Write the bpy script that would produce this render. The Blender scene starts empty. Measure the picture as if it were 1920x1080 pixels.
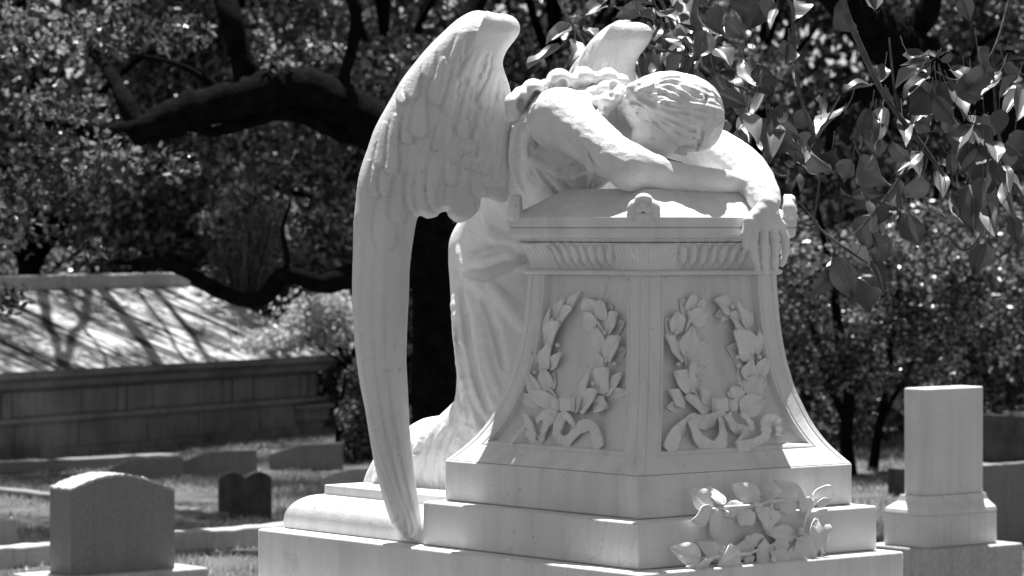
import bpy, math, random
import numpy as np
from mathutils import Vector, Matrix, noise
random.seed(7); rng = np.random.default_rng(7)
F = 6300.0; HY = 430.0; CZ = 2.2           # focal length in pixels of a 1920 frame, horizon row, eye height
scene = bpy.context.scene; COL = scene.collection
def P(px, py, Y): return np.array([(px-960)*Y/F, Y, CZ-(py-HY)*Y/F])
SA, CA = math.sin(math.radians(39.3)), math.cos(math.radians(39.3))
EL = np.array([-SA, CA, 0.0]); ER = np.array([CA, SA, 0.0]); CO = np.array([.397, 10.5, 0.0])
def W(a, b, z): return CO + EL*a + ER*b + np.array([0, 0, z])   # monument frame: a along its left side, b along its right side
def ray_a(px, py, a):      # view ray meets the vertical plane a = const
    dx = (px-960)/F; Y = (a + CO@EL)/(EL[0]*dx+EL[1]); return P(px, py, Y)
def ray_b(px, py, b):
    dx = (px-960)/F; Y = (b + CO@ER)/(ER[0]*dx+ER[1]); return P(px, py, Y)

# ------------------------------------------------------------------ object helpers
def tag(o, label=None, cat=None, group=None, kind=None):
    if label: o['label'] = label
    if cat: o['category'] = cat
    if group: o['group'] = group
    if kind: o['kind'] = kind
    return o
def thing(name, label, cat, loc, group=None):
    o = bpy.data.objects.new(name, None); COL.objects.link(o); o.location = tuple(loc); o.empty_display_size = .2
    return tag(o, label, cat, group)
def mesh_obj(name, V, Fc, mat, parent=None, smooth=True, angle=None):
    V = np.asarray(V, dtype=np.float64).reshape(-1, 3)
    if parent is not None:
        off = np.zeros(3); p = parent
        while p is not None: off += np.array(p.location); p = p.parent
        V = V - off
    me = bpy.data.meshes.new(name)
    if isinstance(Fc, np.ndarray):
        n, k = Fc.shape
        me.vertices.add(len(V)); me.vertices.foreach_set('co', V.astype(np.float32).ravel())
        me.loops.add(n*k); me.loops.foreach_set('vertex_index', Fc.astype(np.int32).ravel())
        me.polygons.add(n); me.polygons.foreach_set('loop_start', np.arange(0, n*k, k, dtype=np.int32))
        me.polygons.foreach_set('loop_total', np.full(n, k, dtype=np.int32))
        me.update(calc_edges=True)
    else:
        me.from_pydata([tuple(v) for v in V], [], [tuple(f) for f in Fc])
    me.polygons.foreach_set('use_smooth', np.full(len(me.polygons), bool(smooth)))
    if smooth and angle:
        me.set_sharp_from_angle(angle=math.radians(angle))
    me.materials.append(mat); me.update()
    o = bpy.data.objects.new(name, me); COL.objects.link(o)
    if parent is not None: o.parent = parent
    return o
def bevel(o, w=.004, seg=2):
    m = o.modifiers.new('bevel', 'BEVEL'); m.width = w; m.segments = seg; m.limit_method = 'ANGLE'; m.angle_limit = math.radians(35); m.harden_normals = False
    return o
class MB:                      # collects several pieces into one mesh
    def __init__(s): s.V = []; s.F = []; s.n = 0
    def add(s, V, Fc):
        V = np.asarray(V).reshape(-1, 3); s.V.append(V); s.F += [tuple(int(i)+s.n for i in f) for f in Fc]; s.n += len(V); return s
    def obj(s, name, mat, parent=None, smooth=True, angle=None): return mesh_obj(name, np.concatenate(s.V), s.F, mat, parent, smooth, angle)
def prism(mb, ring_lo, ring_hi):
    n = len(ring_lo); V = list(ring_lo)+list(ring_hi)
    mb.add(V, [tuple(range(n))[::-1], tuple(range(n, 2*n))]+[(i, (i+1) % n, n+(i+1) % n, n+i) for i in range(n)])
def loft(mb, rings, cap=True):
    n = len(rings[0]); V = np.concatenate([np.asarray(r) for r in rings]); Fc = []
    for k in range(len(rings)-1):
        for i in range(n): Fc.append((k*n+i, k*n+(i+1) % n, (k+1)*n+(i+1) % n, (k+1)*n+i))
    if cap: Fc += [tuple(range(n))[::-1], tuple((len(rings)-1)*n+i for i in range(n))]
    mb.add(V, Fc)
def rect(a0, a1, b0, b1, z):   # counter-clockwise from above
    return [W(a0, b0, z), W(a0, b1, z), W(a1, b1, z), W(a1, b0, z)]
def tube(mb, pts, rad, n=8, caps=True):
    pts = [np.asarray(p, float) for p in pts]; rad = list(rad) if hasattr(rad, '__len__') else [rad]*len(pts)
    rings = []; up = np.array([.13, .21, .97])
    for i, p in enumerate(pts):
        t = pts[min(i+1, len(pts)-1)]-pts[max(i-1, 0)]; t = t/(np.linalg.norm(t)+1e-9)
        x = np.cross(t, up); x /= np.linalg.norm(x)+1e-9; y = np.cross(t, x); up = np.cross(x, t)*1.0
        rings.append([p+rad[i]*(math.cos(2*math.pi*k/n)*x+math.sin(2*math.pi*k/n)*y) for k in range(n)])
    loft(mb, rings, caps)
def smooth_path(pts, rad, sub=5, jit=0.0):
    pts = [np.asarray(p, float) for p in pts]; O = []; R = []
    for i in range(len(pts)-1):
        p0, p1, p2, p3 = pts[max(i-1, 0)], pts[i], pts[i+1], pts[min(i+2, len(pts)-1)]
        for s in range(sub):
            t = s/sub
            O.append(.5*((2*p1)+(-p0+p2)*t+(2*p0-5*p1+4*p2-p3)*t*t+(-p0+3*p1-3*p2+p3)*t**3)+(rng.normal(0, jit, 3) if jit else 0)); R.append(rad[i]*(1-t)+rad[i+1]*t)
    O.append(pts[-1]); R.append(rad[-1]); return O, R
def ball(mb, c, r, n=8, sc=(1, 1, 1)):
    rings = []
    for k in range(1, n):
        th = math.pi*k/n; rings.append([np.array(c)+np.array([sc[0]*r*math.sin(th)*math.cos(2*math.pi*j/n), sc[1]*r*math.sin(th)*math.sin(2*math.pi*j/n), -sc[2]*r*math.cos(th)]) for j in range(n)])
    loft(mb, rings)
def leaf(mb, base, tip, w, nrm, bulge=.25, cup=.15, th=.004, nu=7, nv=5, curl=0.0, fold=.0, wavy=0.0, vein=.04):
    base = np.asarray(base, float); tip = np.asarray(tip, float); d = tip-base; L = np.linalg.norm(d)+1e-9; d /= L
    nrm = np.asarray(nrm, float); nrm = nrm-d*(nrm@d); nrm /= np.linalg.norm(nrm)+1e-9; s = np.cross(d, nrm)
    V = []; ph = rng.uniform(0, 6)
    for side in (0, 1):
        for i in range(nu):
            t = i/(nu-1); ww = w/2*(math.sin(math.pi*min(1, t**.8))**.72 if 0 < t < 1 else 0.02)*(1.18-.22*t)*(1-.28*max(0, (t-.6)/.4)**1.0)
            for j in range(nv):
                q = 2*j/(nv-1)-1
                h = bulge*L*math.sin(math.pi*t)*.5 - cup*w*q*q*.5*math.sin(math.pi*t)**.5 + curl*L*t*t + fold*w*abs(q)*.5 + (wavy*w*math.sin(3*t*math.pi+ph+q*1.5)*q*q)
                if side == 0 and abs(q) < .1: h -= vein*w
                V.append(base+d*L*t+s*ww*q+nrm*(h-(th if side else 0)*(1 if 0 < i < nu-1 and 0 < j < nv-1 else .45)))
    Fc = []; N = nu*nv
    for i in range(nu-1):
        for j in range(nv-1):
            a, b, c, e = i*nv+j, i*nv+j+1, (i+1)*nv+j+1, (i+1)*nv+j
            Fc.append((a, e, c, b)); Fc.append((N+a, N+b, N+c, N+e))
    rim = [j for j in range(nv)]+[i*nv+nv-1 for i in range(1, nu)]+[(nu-1)*nv+j for j in range(nv-2, -1, -1)]+[i*nv for i in range(nu-2, 0, -1)]
    for k in range(len(rim)): a, b = rim[k], rim[(k+1) % len(rim)]; Fc.append((a, b, N+b, N+a))
    mb.add(V, Fc)

# ------------------------------------------------------------------ materials (all neutral greys, as in a black-and-white photograph)
def mat(name, c0, c1=None, scale=4, rough=.6, bump=.2, bscale=40, veins=0, spots=0, spec=.3, detail=6, streak=0, bdist=.01, slope=None):
    m = bpy.data.materials.new(name); m.use_nodes = True; nt = m.node_tree; N = nt.nodes; Lk = nt.links
    bs = N['Principled BSDF']; bs.inputs['Roughness'].default_value = rough; bs.inputs['Specular IOR Level'].default_value = spec
    tc = N.new('ShaderNodeTexCoord'); co = tc.outputs['Object']
    def noi(sc, det=6, r=.6, vec=co):
        n = N.new('ShaderNodeTexNoise'); n.inputs['Scale'].default_value = sc; n.inputs['Detail'].default_value = det; n.inputs['Roughness'].default_value = r; Lk.new(vec, n.inputs['Vector']); return n.outputs['Fac']
    def ramp(f, a, b, ca, cb):
        r = N.new('ShaderNodeValToRGB'); r.color_ramp.elements[0].position = a; r.color_ramp.elements[1].position = b
        r.color_ramp.elements[0].color = (ca,)*3+(1,); r.color_ramp.elements[1].color = (cb,)*3+(1,); Lk.new(f, r.inputs['Fac']); return r.outputs['Color']
    def mul(a, b, fac=1):
        x = N.new('ShaderNodeMix'); x.data_type = 'RGBA'; x.blend_type = 'MULTIPLY'; x.inputs[0].default_value = fac; Lk.new(a, x.inputs[6]); Lk.new(b, x.inputs[7]); return x.outputs[2]
    c1 = c0 if c1 is None else c1
    col = ramp(noi(scale, detail), .35, .68, c0, c1)
    if veins:
        n = N.new('ShaderNodeTexNoise'); n.inputs['Scale'].default_value = 3.2; n.inputs['Detail'].default_value = 7; n.inputs['Distortion'].default_value = 1.4; Lk.new(co, n.inputs['Vector'])
        s = N.new('ShaderNodeMath'); s.operation = 'SUBTRACT'; Lk.new(n.outputs['Fac'], s.inputs[0]); s.inputs[1].default_value = .5
        ab = N.new('ShaderNodeMath'); ab.operation = 'ABSOLUTE'; Lk.new(s.outputs[0], ab.inputs[0])
        msk = ramp(noi(1.7, 3), .50, .66, 0, 1)
        vl = ramp(ab.outputs[0], 0, .010, 1-veins, 1); mx = N.new('ShaderNodeMix'); mx.data_type = 'RGBA'; Lk.new(msk, mx.inputs[0]); mx.inputs[6].default_value = (1, 1, 1, 1); Lk.new(vl, mx.inputs[7])
        col = mul(col, mx.outputs[2])
        n2 = noi(1.3, 4); col = mul(col, ramp(n2, .3, .7, .93, 1.0))
    if spots:
        v = noi(38, 2, .5); col = mul(col, ramp(v, .70, .76, 1, 1-spots))
        col = mul(col, ramp(noi(9, 8, .75), .55, .8, 1, 1-spots*.35))
    if streak:
        mp = N.new('ShaderNodeMapping'); mp.inputs['Scale'].default_value = (9, 9, .7); Lk.new(co, mp.inputs['Vector'])
        col = mul(col, ramp(noi(1.6, 5, .6, mp.outputs[0]), .45, .75, 1, 1-streak))
    if slope is not None:      # moss and tree-shadow streaks painted into the colour, running down a slope
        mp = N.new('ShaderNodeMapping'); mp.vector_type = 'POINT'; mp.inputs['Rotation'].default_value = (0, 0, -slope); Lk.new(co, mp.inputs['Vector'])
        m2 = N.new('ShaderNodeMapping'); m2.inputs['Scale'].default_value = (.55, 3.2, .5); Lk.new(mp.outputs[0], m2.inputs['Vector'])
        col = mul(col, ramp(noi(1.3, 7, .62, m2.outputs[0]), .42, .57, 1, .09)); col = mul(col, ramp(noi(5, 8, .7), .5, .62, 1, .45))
    Lk.new(col, bs.inputs['Base Color'])
    if bump:
        b = N.new('ShaderNodeBump'); b.inputs['Strength'].default_value = bump; b.inputs['Distance'].default_value = bdist; Lk.new(noi(bscale, 8, .7), b.inputs['Height']); Lk.new(b.outputs[0], bs.inputs['Normal'])
    return m
MARB = mat('white_marble', .68, .76, 2.5, .55, .3, 60, veins=.22, spots=.30, streak=.17)
STAT = mat('statue_marble', .68, .80, 3, .6, .5, 85, spots=.24, streak=.12)
FEATH = mat('wing_marble', .66, .76, 3, .6, .5, 70, spots=.28, streak=.16, veins=.12)
RELF = mat('carved_marble', .70, .82, 6, .6, .4, 70, spots=.22, streak=.08)
GREY = mat('grey_granite', .18, .26, 60, .7, .5, 150, spots=.25, streak=.15)
GREYL = mat('light_granite', .40, .52, 40, .75, .6, 60, spots=.3, streak=.25)
DARKST = mat('dark_weathered_stone', .05, .10, 8, .85, .7, 30, streak=.4, spots=.4)
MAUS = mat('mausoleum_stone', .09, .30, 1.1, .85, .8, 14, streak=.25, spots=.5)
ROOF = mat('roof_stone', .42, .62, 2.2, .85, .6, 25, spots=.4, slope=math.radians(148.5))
BARK = mat('bark', .004, .013, 9, .95, 1.0, 22, bdist=.05, spec=.03)
BARKL = mat('twig_bark', .05, .12, 20, .8, .5, 60)
SOIL = mat('ground_soil', .05, .15, 2.2, .95, .8, 14, bdist=.05)
def leafmat(name, c0, c1, trans=.35, rough=.4, scale=3.0, spec=.4, skew=0):
    m = bpy.data.materials.new(name); m.use_nodes = True; nt = m.node_tree; N = nt.nodes; Lk = nt.links
    bs = N['Principled BSDF']; bs.inputs['Roughness'].default_value = rough; bs.inputs['Specular IOR Level'].default_value = spec
    g = N.new('ShaderNodeNewGeometry'); r = N.new('ShaderNodeValToRGB'); Lk.new(g.outputs['Random Per Island'], r.inputs['Fac'])
    r.color_ramp.elements[0].color = (c0,)*3+(1,); r.color_ramp.elements[1].color = (c1,)*3+(1,)
    r.color_ramp.elements[0].position = skew
    Lk.new(r.outputs[0], bs.inputs['Base Color'])
    t = N.new('ShaderNodeBsdfTranslucent'); Lk.new(r.outputs[0], t.inputs['Color']); x = N.new('ShaderNodeMixShader'); x.inputs[0].default_value = trans
    Lk.new(bs.outputs[0], x.inputs[1]); Lk.new(t.outputs[0], x.inputs[2]); Lk.new(x.outputs[0], N['Material Output'].inputs['Surface'])
    return m
LEAF = leafmat('oak_leaves', .022, .42, .28, .30, spec=.4, skew=.4)
LEAFL = leafmat('pale_leaves', .05, .58, .35, .45, skew=.35)
LEAFB = leafmat('broad_leaves', .06, .30, .32, .34)
GRASS = leafmat('grass_blades', .12, .52, .35, .5)

# ------------------------------------------------------------------ camera, sun, sky
cam = bpy.data.cameras.new('camera'); co_ = bpy.data.objects.new('camera', cam); COL.objects.link(co_); scene.camera = co_
co_.location = (0, 0, CZ); co_.rotation_euler = (math.radians(90), 0, 0)
cam.sensor_width = 36; cam.lens = 36*F/1920; cam.shift_y = -(540-HY)/1920; cam.clip_end = 500; cam.clip_start = .1
cam.dof.use_dof = True; cam.dof.focus_distance = 10.9; cam.dof.aperture_fstop = 6.5
EXPO = 1.14; SUN_EL = math.radians(70.5); SUN_H = np.array([-.01, 1.0]); SUN_H /= np.linalg.norm(SUN_H)
sdir = np.array([SUN_H[0]*math.cos(SUN_EL), SUN_H[1]*math.cos(SUN_EL), math.sin(SUN_EL)])
sl = bpy.data.lights.new('sun', 'SUN'); sl.energy = 5.0; sl.angle = math.radians(.53); so = bpy.data.objects.new('sun', sl); COL.objects.link(so)
so.rotation_euler = Vector(-sdir).to_track_quat('-Z', 'Y').to_euler(); so.location = (0, 0, 30)
wd = bpy.data.worlds.new('World'); scene.world = wd; wd.use_nodes = True; nt = wd.node_tree
sky = nt.nodes.new('ShaderNodeTexSky'); sky.sky_type = 'NISHITA'; sky.sun_disc = False; sky.sun_elevation = SUN_EL; sky.sun_rotation = math.atan2(SUN_H[0], SUN_H[1])
bw = nt.nodes.new('ShaderNodeRGBToBW'); nt.links.new(sky.outputs[0], bw.inputs[0]); bg = nt.nodes['Background']
nt.links.new(bw.outputs[0], bg.inputs['Color']); bg.inputs['Strength'].default_value = .06
scene.view_settings.view_transform = 'Standard'; scene.view_settings.look = 'None'; scene.view_settings.exposure = EXPO; scene.view_settings.gamma = 1
# ================================================================== the pedestal and its steps
ped = thing('pedestal', 'white marble pedestal with flared panelled sides, laurel wreaths and stepped base under the weeping angel', 'pedestal', W(.49, .47, 0))
def stack(name, prof, R, bev=.005, m=MARB, ang=40):
    mb = MB(); loft(mb, [R(i, z) for i, z in prof]); o = mb.obj(name, m, ped, True, ang); 
    if bev: bevel(o, bev, 2)
    return o
Rs = lambda a0, a1, b0, b1: (lambda i, z: rect(a0+i, a1-i, b0+i, b1-i, z))
stack('foundation', [(0, -.05), (0, .899)], Rs(-.30, 1.97, -.28, 1.12))
stack('base_slab', [(0, .90), (0, 1.146)], Rs(-.18, 1.846, -.16, .997), .007)
stack('step', [(0, 1.147), (0, 1.292)], Rs(-.09, 1.0, -.08, .964), .007)
stack('plinth', [(0, 1.293), (0, 1.428)], Rs(0, .983, 0, .939), .006)
# platform with rounded edge, on which the statue kneels
mb = MB(); prof = [(0, 1.147), (0, 1.172)]+[(.1*(1-math.cos(t)), 1.172+.094*math.sin(t)) for t in np.linspace(.05, math.pi/2, 12)]
prof += [(.104, 1.267), (.104, 1.300)]
loft(mb, [rect(1.004, 1.817-i, -.07+i, .93-i, z) for i, z in prof]); bevel(mb.obj('kneeling_platform', MARB, ped, True, 35), .003)
# flared die: four relief grids
ZB, ZT = 1.429, 2.049
SZ = [1.428, 1.488, 1.562, 1.673, 1.784, 1.895, 2.006, 2.049]; SS = [.985, .69, .465, .245, .115, .045, .008, 0]
def spl(z):
    # smooth monotone profile of the flare
    return float(np.interp(z, SZ, SS))
zz = np.linspace(ZB, ZT, 400); ss = np.array([spl(z) for z in zz]); ker = np.ones(41)/41
ssm = np.convolve(np.pad(ss, 20, mode='edge'), ker, 'valid'); wgt = np.clip((zz-ZB)/.05, 0, 1); ssm = ss*(1-wgt)+ssm*wgt
def frac(z): return float(np.interp(z, zz, ssm))
def die_rect(z): s = 1-frac(z); return (.2*s, .983-.198*s, .2*s, .939-.154*s)
def sstep(x, a, b): t = np.clip((x-a)/(b-a), 0, 1); return t*t*(3-2*t)
def relief_die(d_edge, dz_bot):
    d = min(d_edge, dz_bot)
    h = -.028*float(sstep(d, .084, .089))              # sunk panel
    h -= .0035*float(sstep(d, .092, .094))*0
    h += .0
    h -= .004*math.exp(-((d-.074)/.0018)**2)
    h -= .004*math.exp(-((d_edge-.022)/.0016)**2)*(1 if dz_bot > .018 else 0)
    return h
def face_grid(mb, R, zs, us, rel):
    # R(z)->(a0,a1,b0,b1); rel(u_m, width, z)->offset along outward normal
    for k in range(4):
        V = []
        for z in zs:
            a0, a1, b0, b1 = R(z)
            for u in us:
                if k == 0: p = W(a0+(a1-a0)*u, b0, z); n = -ER; wd_ = a1-a0
                elif k == 1: p = W(a0, b0+(b1-b0)*u, z); n = -EL; wd_ = b1-b0
                elif k == 2: p = W(a0+(a1-a0)*u, b1, z); n = ER; wd_ = a1-a0
                else: p = W(a1, b0+(b1-b0)*u, z); n = EL; wd_ = b1-b0
                V.append(p+n*rel(u*wd_, wd_, z))
        nu = len(us); Fc = []
        for i in range(len(zs)-1):
            for j in range(nu-1):
                q = (i*nu+j, i*nu+j+1, (i+1)*nu+j+1, (i+1)*nu+j); Fc.append(q if k in (1, 2) else q[::-1])
        mb.add(V, Fc)
def face_us(wd_, marks, n):
    base = list(np.linspace(0, 1, n))
    for m_ in marks:
        for dd in (-.003, -.0015, 0, .0015, .003): base += [(m_+dd)/wd_, 1-(m_+dd)/wd_]
    return sorted(set(round(x, 5) for x in base if 0 <= x <= 1))
# the marks follow the edge distance, so each row gets its own spacing of columns
def die_rows(mb):
    zs = sorted(set([round(z, 5) for z in np.linspace(ZB, ZT, 90)]+[round(ZB+m_+dd, 5) for m_ in (.022, .055, .066) for dd in (-.003, -.0015, 0, .0015, .003)]))
    ed = [0, .004, .010, .018, .0205, .022, .0235, .026, .04, .055, .069, .0725, .074, .0755, .079, .083, .0845, .086, .0875, .089, .092, .1, .12]
    for k in range(4):
        V = []; mid = np.linspace(0, 1, 26)
        for z in zs:
            a0, a1, b0, b1 = die_rect(z); wd_ = (a1-a0) if k in (0, 2) else (b1-b0)
            xs = ed+[.12+(wd_-.24)*t for t in mid[1:-1]]+[wd_-e for e in ed[::-1]]
            for x in xs:
                r = relief_die(min(x, wd_-x), (z-ZB)+.02)
                if k == 0: p = W(a0+x, b0, z); n = -ER
                elif k == 1: p = W(a0, b0+x, z); n = -EL
                elif k == 2: p = W(a0+x, b1, z); n = ER
                else: p = W(a1, b0+x, z); n = EL
                V.append(p+n*r)
        nu = len(xs); Fc = []
        for i in range(len(zs)-1):
            for j in range(nu-1):
                q = (i*nu+j, i*nu+j+1, (i+1)*nu+j+1, (i+1)*nu+j); Fc.append(q if k in (1, 2) else q[::-1])
        mb.add(V, Fc)
mb = MB(); die_rows(mb); mb.add(rect(*die_rect(ZT), ZT), [(0, 1, 2, 3)]); mb.obj('die', MARB, ped, True, 30)
# bead, leaf-carved frieze, cornice, cap
sq = lambda i, z: rect(i, .98-i, i, .98-i, z)
bead = [(.200, 2.0495)]+[(.196-.013*math.sin(t), 2.059-.0095*math.cos(t)) for t in np.linspace(.1, math.pi-.1, 9)]+[(.200, 2.069)]
stack('bead_moulding', bead, sq, 0, MARB, 60)
def frieze_R(z):
    t = (z-2.0692)/(2.156-2.0692); i = .203-.03*t**2.2; return (i, .98-i, i, .98-i)
def frieze_rel(x, wd_, z):
    t = (z-2.0692)/(2.156-2.0692); d = min(x, wd_-x); h = 0
    if d < .140:                                  # corner acanthus: leaning ribs
        q = d+.035*(t-.2)*(.4+d/.105)*-1*0; lean = d*(1-.22*t)+.006*math.sin(3*t)
        h = .009*abs(math.sin(math.pi*lean/.0185))**.7*(.35+.65*t)*(1 if d > .004 else d/.004)
        h += .010*t*t*math.sin(math.pi*min(1, d/.140))
        if t > .93: h *= (1-t)/.07
    else:
        pitch = (wd_-.28)/7; u = (x-.140)/pitch; c = u-math.floor(u)-.5-.05*math.sin(math.pi*(t-.2))*(1 if x < wd_/2 else -1); c = (c+.5) % 1-.5
        e = (c/.43)**2+((t-.54)/.44)**2
        h = .013*math.sqrt(max(0, 1-e/.8)) if e < .74 else (.0015 if e < .86 else (.0095 if e < 1.2 else 0))
        if e >= 1.15 and t < .25: h = .004+.004*math.cos(c*20)
    return h
mb = MB(); face_grid(mb, frieze_R, np.linspace(2.0692, 2.156, 30), np.linspace(0, 1, 300), frieze_rel); mb.obj('leaf_frieze', RELF, ped, True, 50)
corn = [(.19, 2.1565), (.178, 2.1575), (.172, 2.163), (.168, 2.170)]+[(.168-.016*math.sin(t), 2.186-.016*math.cos(t)) for t in np.linspace(.2, math.pi/2, 7)]
corn += [(.152, 2.2035), (.157, 2.2045), (.157, 2.2065), (.150, 2.2075), (.150, 2.239)]
corn += [(.28, 2.331), (.285, 2.3325)]
o = stack('cornice', corn, sq, .002, MARB, 28)
# antefixes on the four corners of the cap
for (ca, cb, sa, sb) in ((.172, .172, -1, -1), (.808, .172, 1, -1), (.172, .808, -1, 1), (.808, .808, 1, 1)):
    mb = MB(); c0 = W(ca, cb, 2.236); out = EL*sa+ER*sb; out /= np.linalg.norm(out); side = np.cross(out, [0, 0, 1]); up = np.array([0, 0, 1.0])
    V = []; NT, NRr = 57, 10; Rm = .056; ctr = c0+up*.022+out*.006
    for sgn in (1, -1):
        for i in range(NRr):
            rr_ = i/(NRr-1)
            for j in range(NT):
                an = math.radians(-125+250*j/(NT-1)); lob = abs(math.cos(an*7/2.18/2*2.0*.72)); R2 = Rm*(.86+.16*lob**.6)*(1-.10*abs(an)/2.2)
                hgt = .008+.016*math.sqrt(max(0, 1-rr_**4))*(.55+.45*lob*min(1, rr_*1.6)) + .010*math.exp(-((rr_)/.35)**2) - .006*math.exp(-((rr_-.55)/.07)**2)
                V.append(ctr+side*math.sin(an)*R2*rr_+up*math.cos(an)*R2*rr_*1.02+out*(hgt if sgn > 0 else -.012-hgt*.4))
    NN = NT*NRr; Fc = []
    for i in range(NRr-1):
        for j in range(NT-1):
            q = (i*NT+j, i*NT+j+1, (i+1)*NT+j+1, (i+1)*NT+j); Fc.append(q[::-1]); Fc.append(tuple(NN+x for x in q))
    for j in range(NT-1): Fc.append(((NRr-1)*NT+j, (NRr-1)*NT+j+1, NN+(NRr-1)*NT+j+1, NN+(NRr-1)*NT+j)[::-1])
    mb.add(V, Fc)
    for sgn in (-1, 1): ball(mb, c0+side*sgn*.040+up*.010+out*.012, .015, 8)
    ball(mb, c0+up*.006-out*.004, .04, 10, (1, 1, .5))
    mb.obj('antefix', RELF, ped, True, 60)

# ---- carved laurel wreaths on the two front panels
def zp(x, y): return (920+x/3.177, 540+y/3.177)
def on_face(px, py, k, off):
    z = 1.75
    for _ in range(8):
        a0, a1, b0, b1 = die_rect(max(ZB, min(ZT, z))); p = ray_b(px, py, b0-off+.028) if k == 0 else ray_a(px, py, a0-off+.028); z = p[2]
    return p
WL = {0: [(430,150,545,20,45),(390,170,445,55,38),(375,190,500,118,78),(318,290,358,110,36),(325,320,432,200,98),(265,480,262,320,50),(300,490,366,330,92),(350,480,430,380,50),(340,620,318,478,86),(300,700,228,500,62),(400,705,238,622,64),(400,712,285,640,60),
          (610,135,568,48,82),(665,190,672,60,88),(632,222,560,140,72),(700,262,772,140,90),(672,372,618,228,72),(690,422,782,285,98),(655,475,650,385,48),(635,605,722,475,112),(680,642,792,500,62),(535,655,600,500,52),(530,725,644,608,100),(620,690,712,712,74),(500,745,545,650,50)],
      1: [(1190,150,1200,28,82),(1240,135,1262,60,48),(1190,205,1282,128,84),(1112,275,1098,130,92),(1150,432,1036,280,102),(1160,420,1192,226,92),(1205,350,1236,260,34),(1205,562,1188,425,76),(1212,605,1078,498,98),(1292,692,1240,588,62),(1292,742,1150,650,84),(1160,695,1050,610,74),(1230,560,1262,510,36),
          (1442,132,1322,70,78),(1535,245,1450,80,50),(1532,242,1408,148,98),(1588,402,1592,240,54),(1562,412,1438,248,122),(1530,562,1545,420,98),(1595,525,1645,410,62),(1530,652,1600,520,92),(1448,662,1492,590,82),(1480,738,1624,660,92),(1590,600,1640,540,40)]}
BER = {0: [(682,265),(400,340),(692,432),(740,452),(370,190),(612,570),(262,505)], 1: [(1380,190),(1440,110),(1470,410),(1502,402),(1600,412),(1104,262),(1118,455),(1475,462),(1200,610),(1480,565),(1612,612),(1180,150)]}
RIB = {0: [([(400,735),(340,800),(300,900),(262,905),(215,790),(205,780)],60),([(440,735),(400,860),(450,915),(540,830),(610,830),(650,960)],66),([(400,735),(330,750),(280,790)],40),([(430,735),(480,790),(500,830)],34),([(200,830),(160,880),(120,930)],26)],
       1: [([(1395,748),(1280,800),(1200,790),(1110,860),(1055,975)],80),([(1195,785),(1240,900),(1320,950),(1380,900),(1372,770)],70),([(1405,750),(1450,830),(1510,860),(1465,945)],58),([(1465,945),(1560,930),(1630,880),(1640,790),(1700,800),(1715,880)],62),([(1490,745),(1540,800),(1548,850)],36)]}
def ribbon(mb, pts, wpx, k, off):
    Q, Rr = smooth_path([on_face(*zp(x, y), k, off+.004+.009*math.sin(i*2.1+k)) for i, (x, y) in enumerate(pts)], [1]*len(pts), 14)
    nr = -ER if k == 0 else -EL; w_ = 1.15*wpx/3.177/590; V = []; n = len(Q)
    for i, p in enumerate(Q):
        t = Q[min(i+1, n-1)]-Q[max(i-1, 0)]; t /= np.linalg.norm(t)+1e-9; s = np.cross(t, nr); s /= np.linalg.norm(s)+1e-9
        tw = .30*math.sin(i*.22); s = s*math.cos(tw)+nr*math.sin(tw)
        for q in np.linspace(-1, 1, 7): V.append(p+s*w_*.5*q+nr*(.005+.0024*math.sin(i*.95+q*.6)))
        for q in np.linspace(1, -1, 3): V.append(p+s*w_*.5*q-nr*.002)
    m = 10; Fc = [(i*m+j, i*m+(j+1) % m, (i+1)*m+(j+1) % m, (i+1)*m+j) for i in range(n-1) for j in range(m)]+[tuple(range(m))[::-1], tuple((n-1)*m+j for j in range(m))]
    mb.add(V, Fc)
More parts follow.
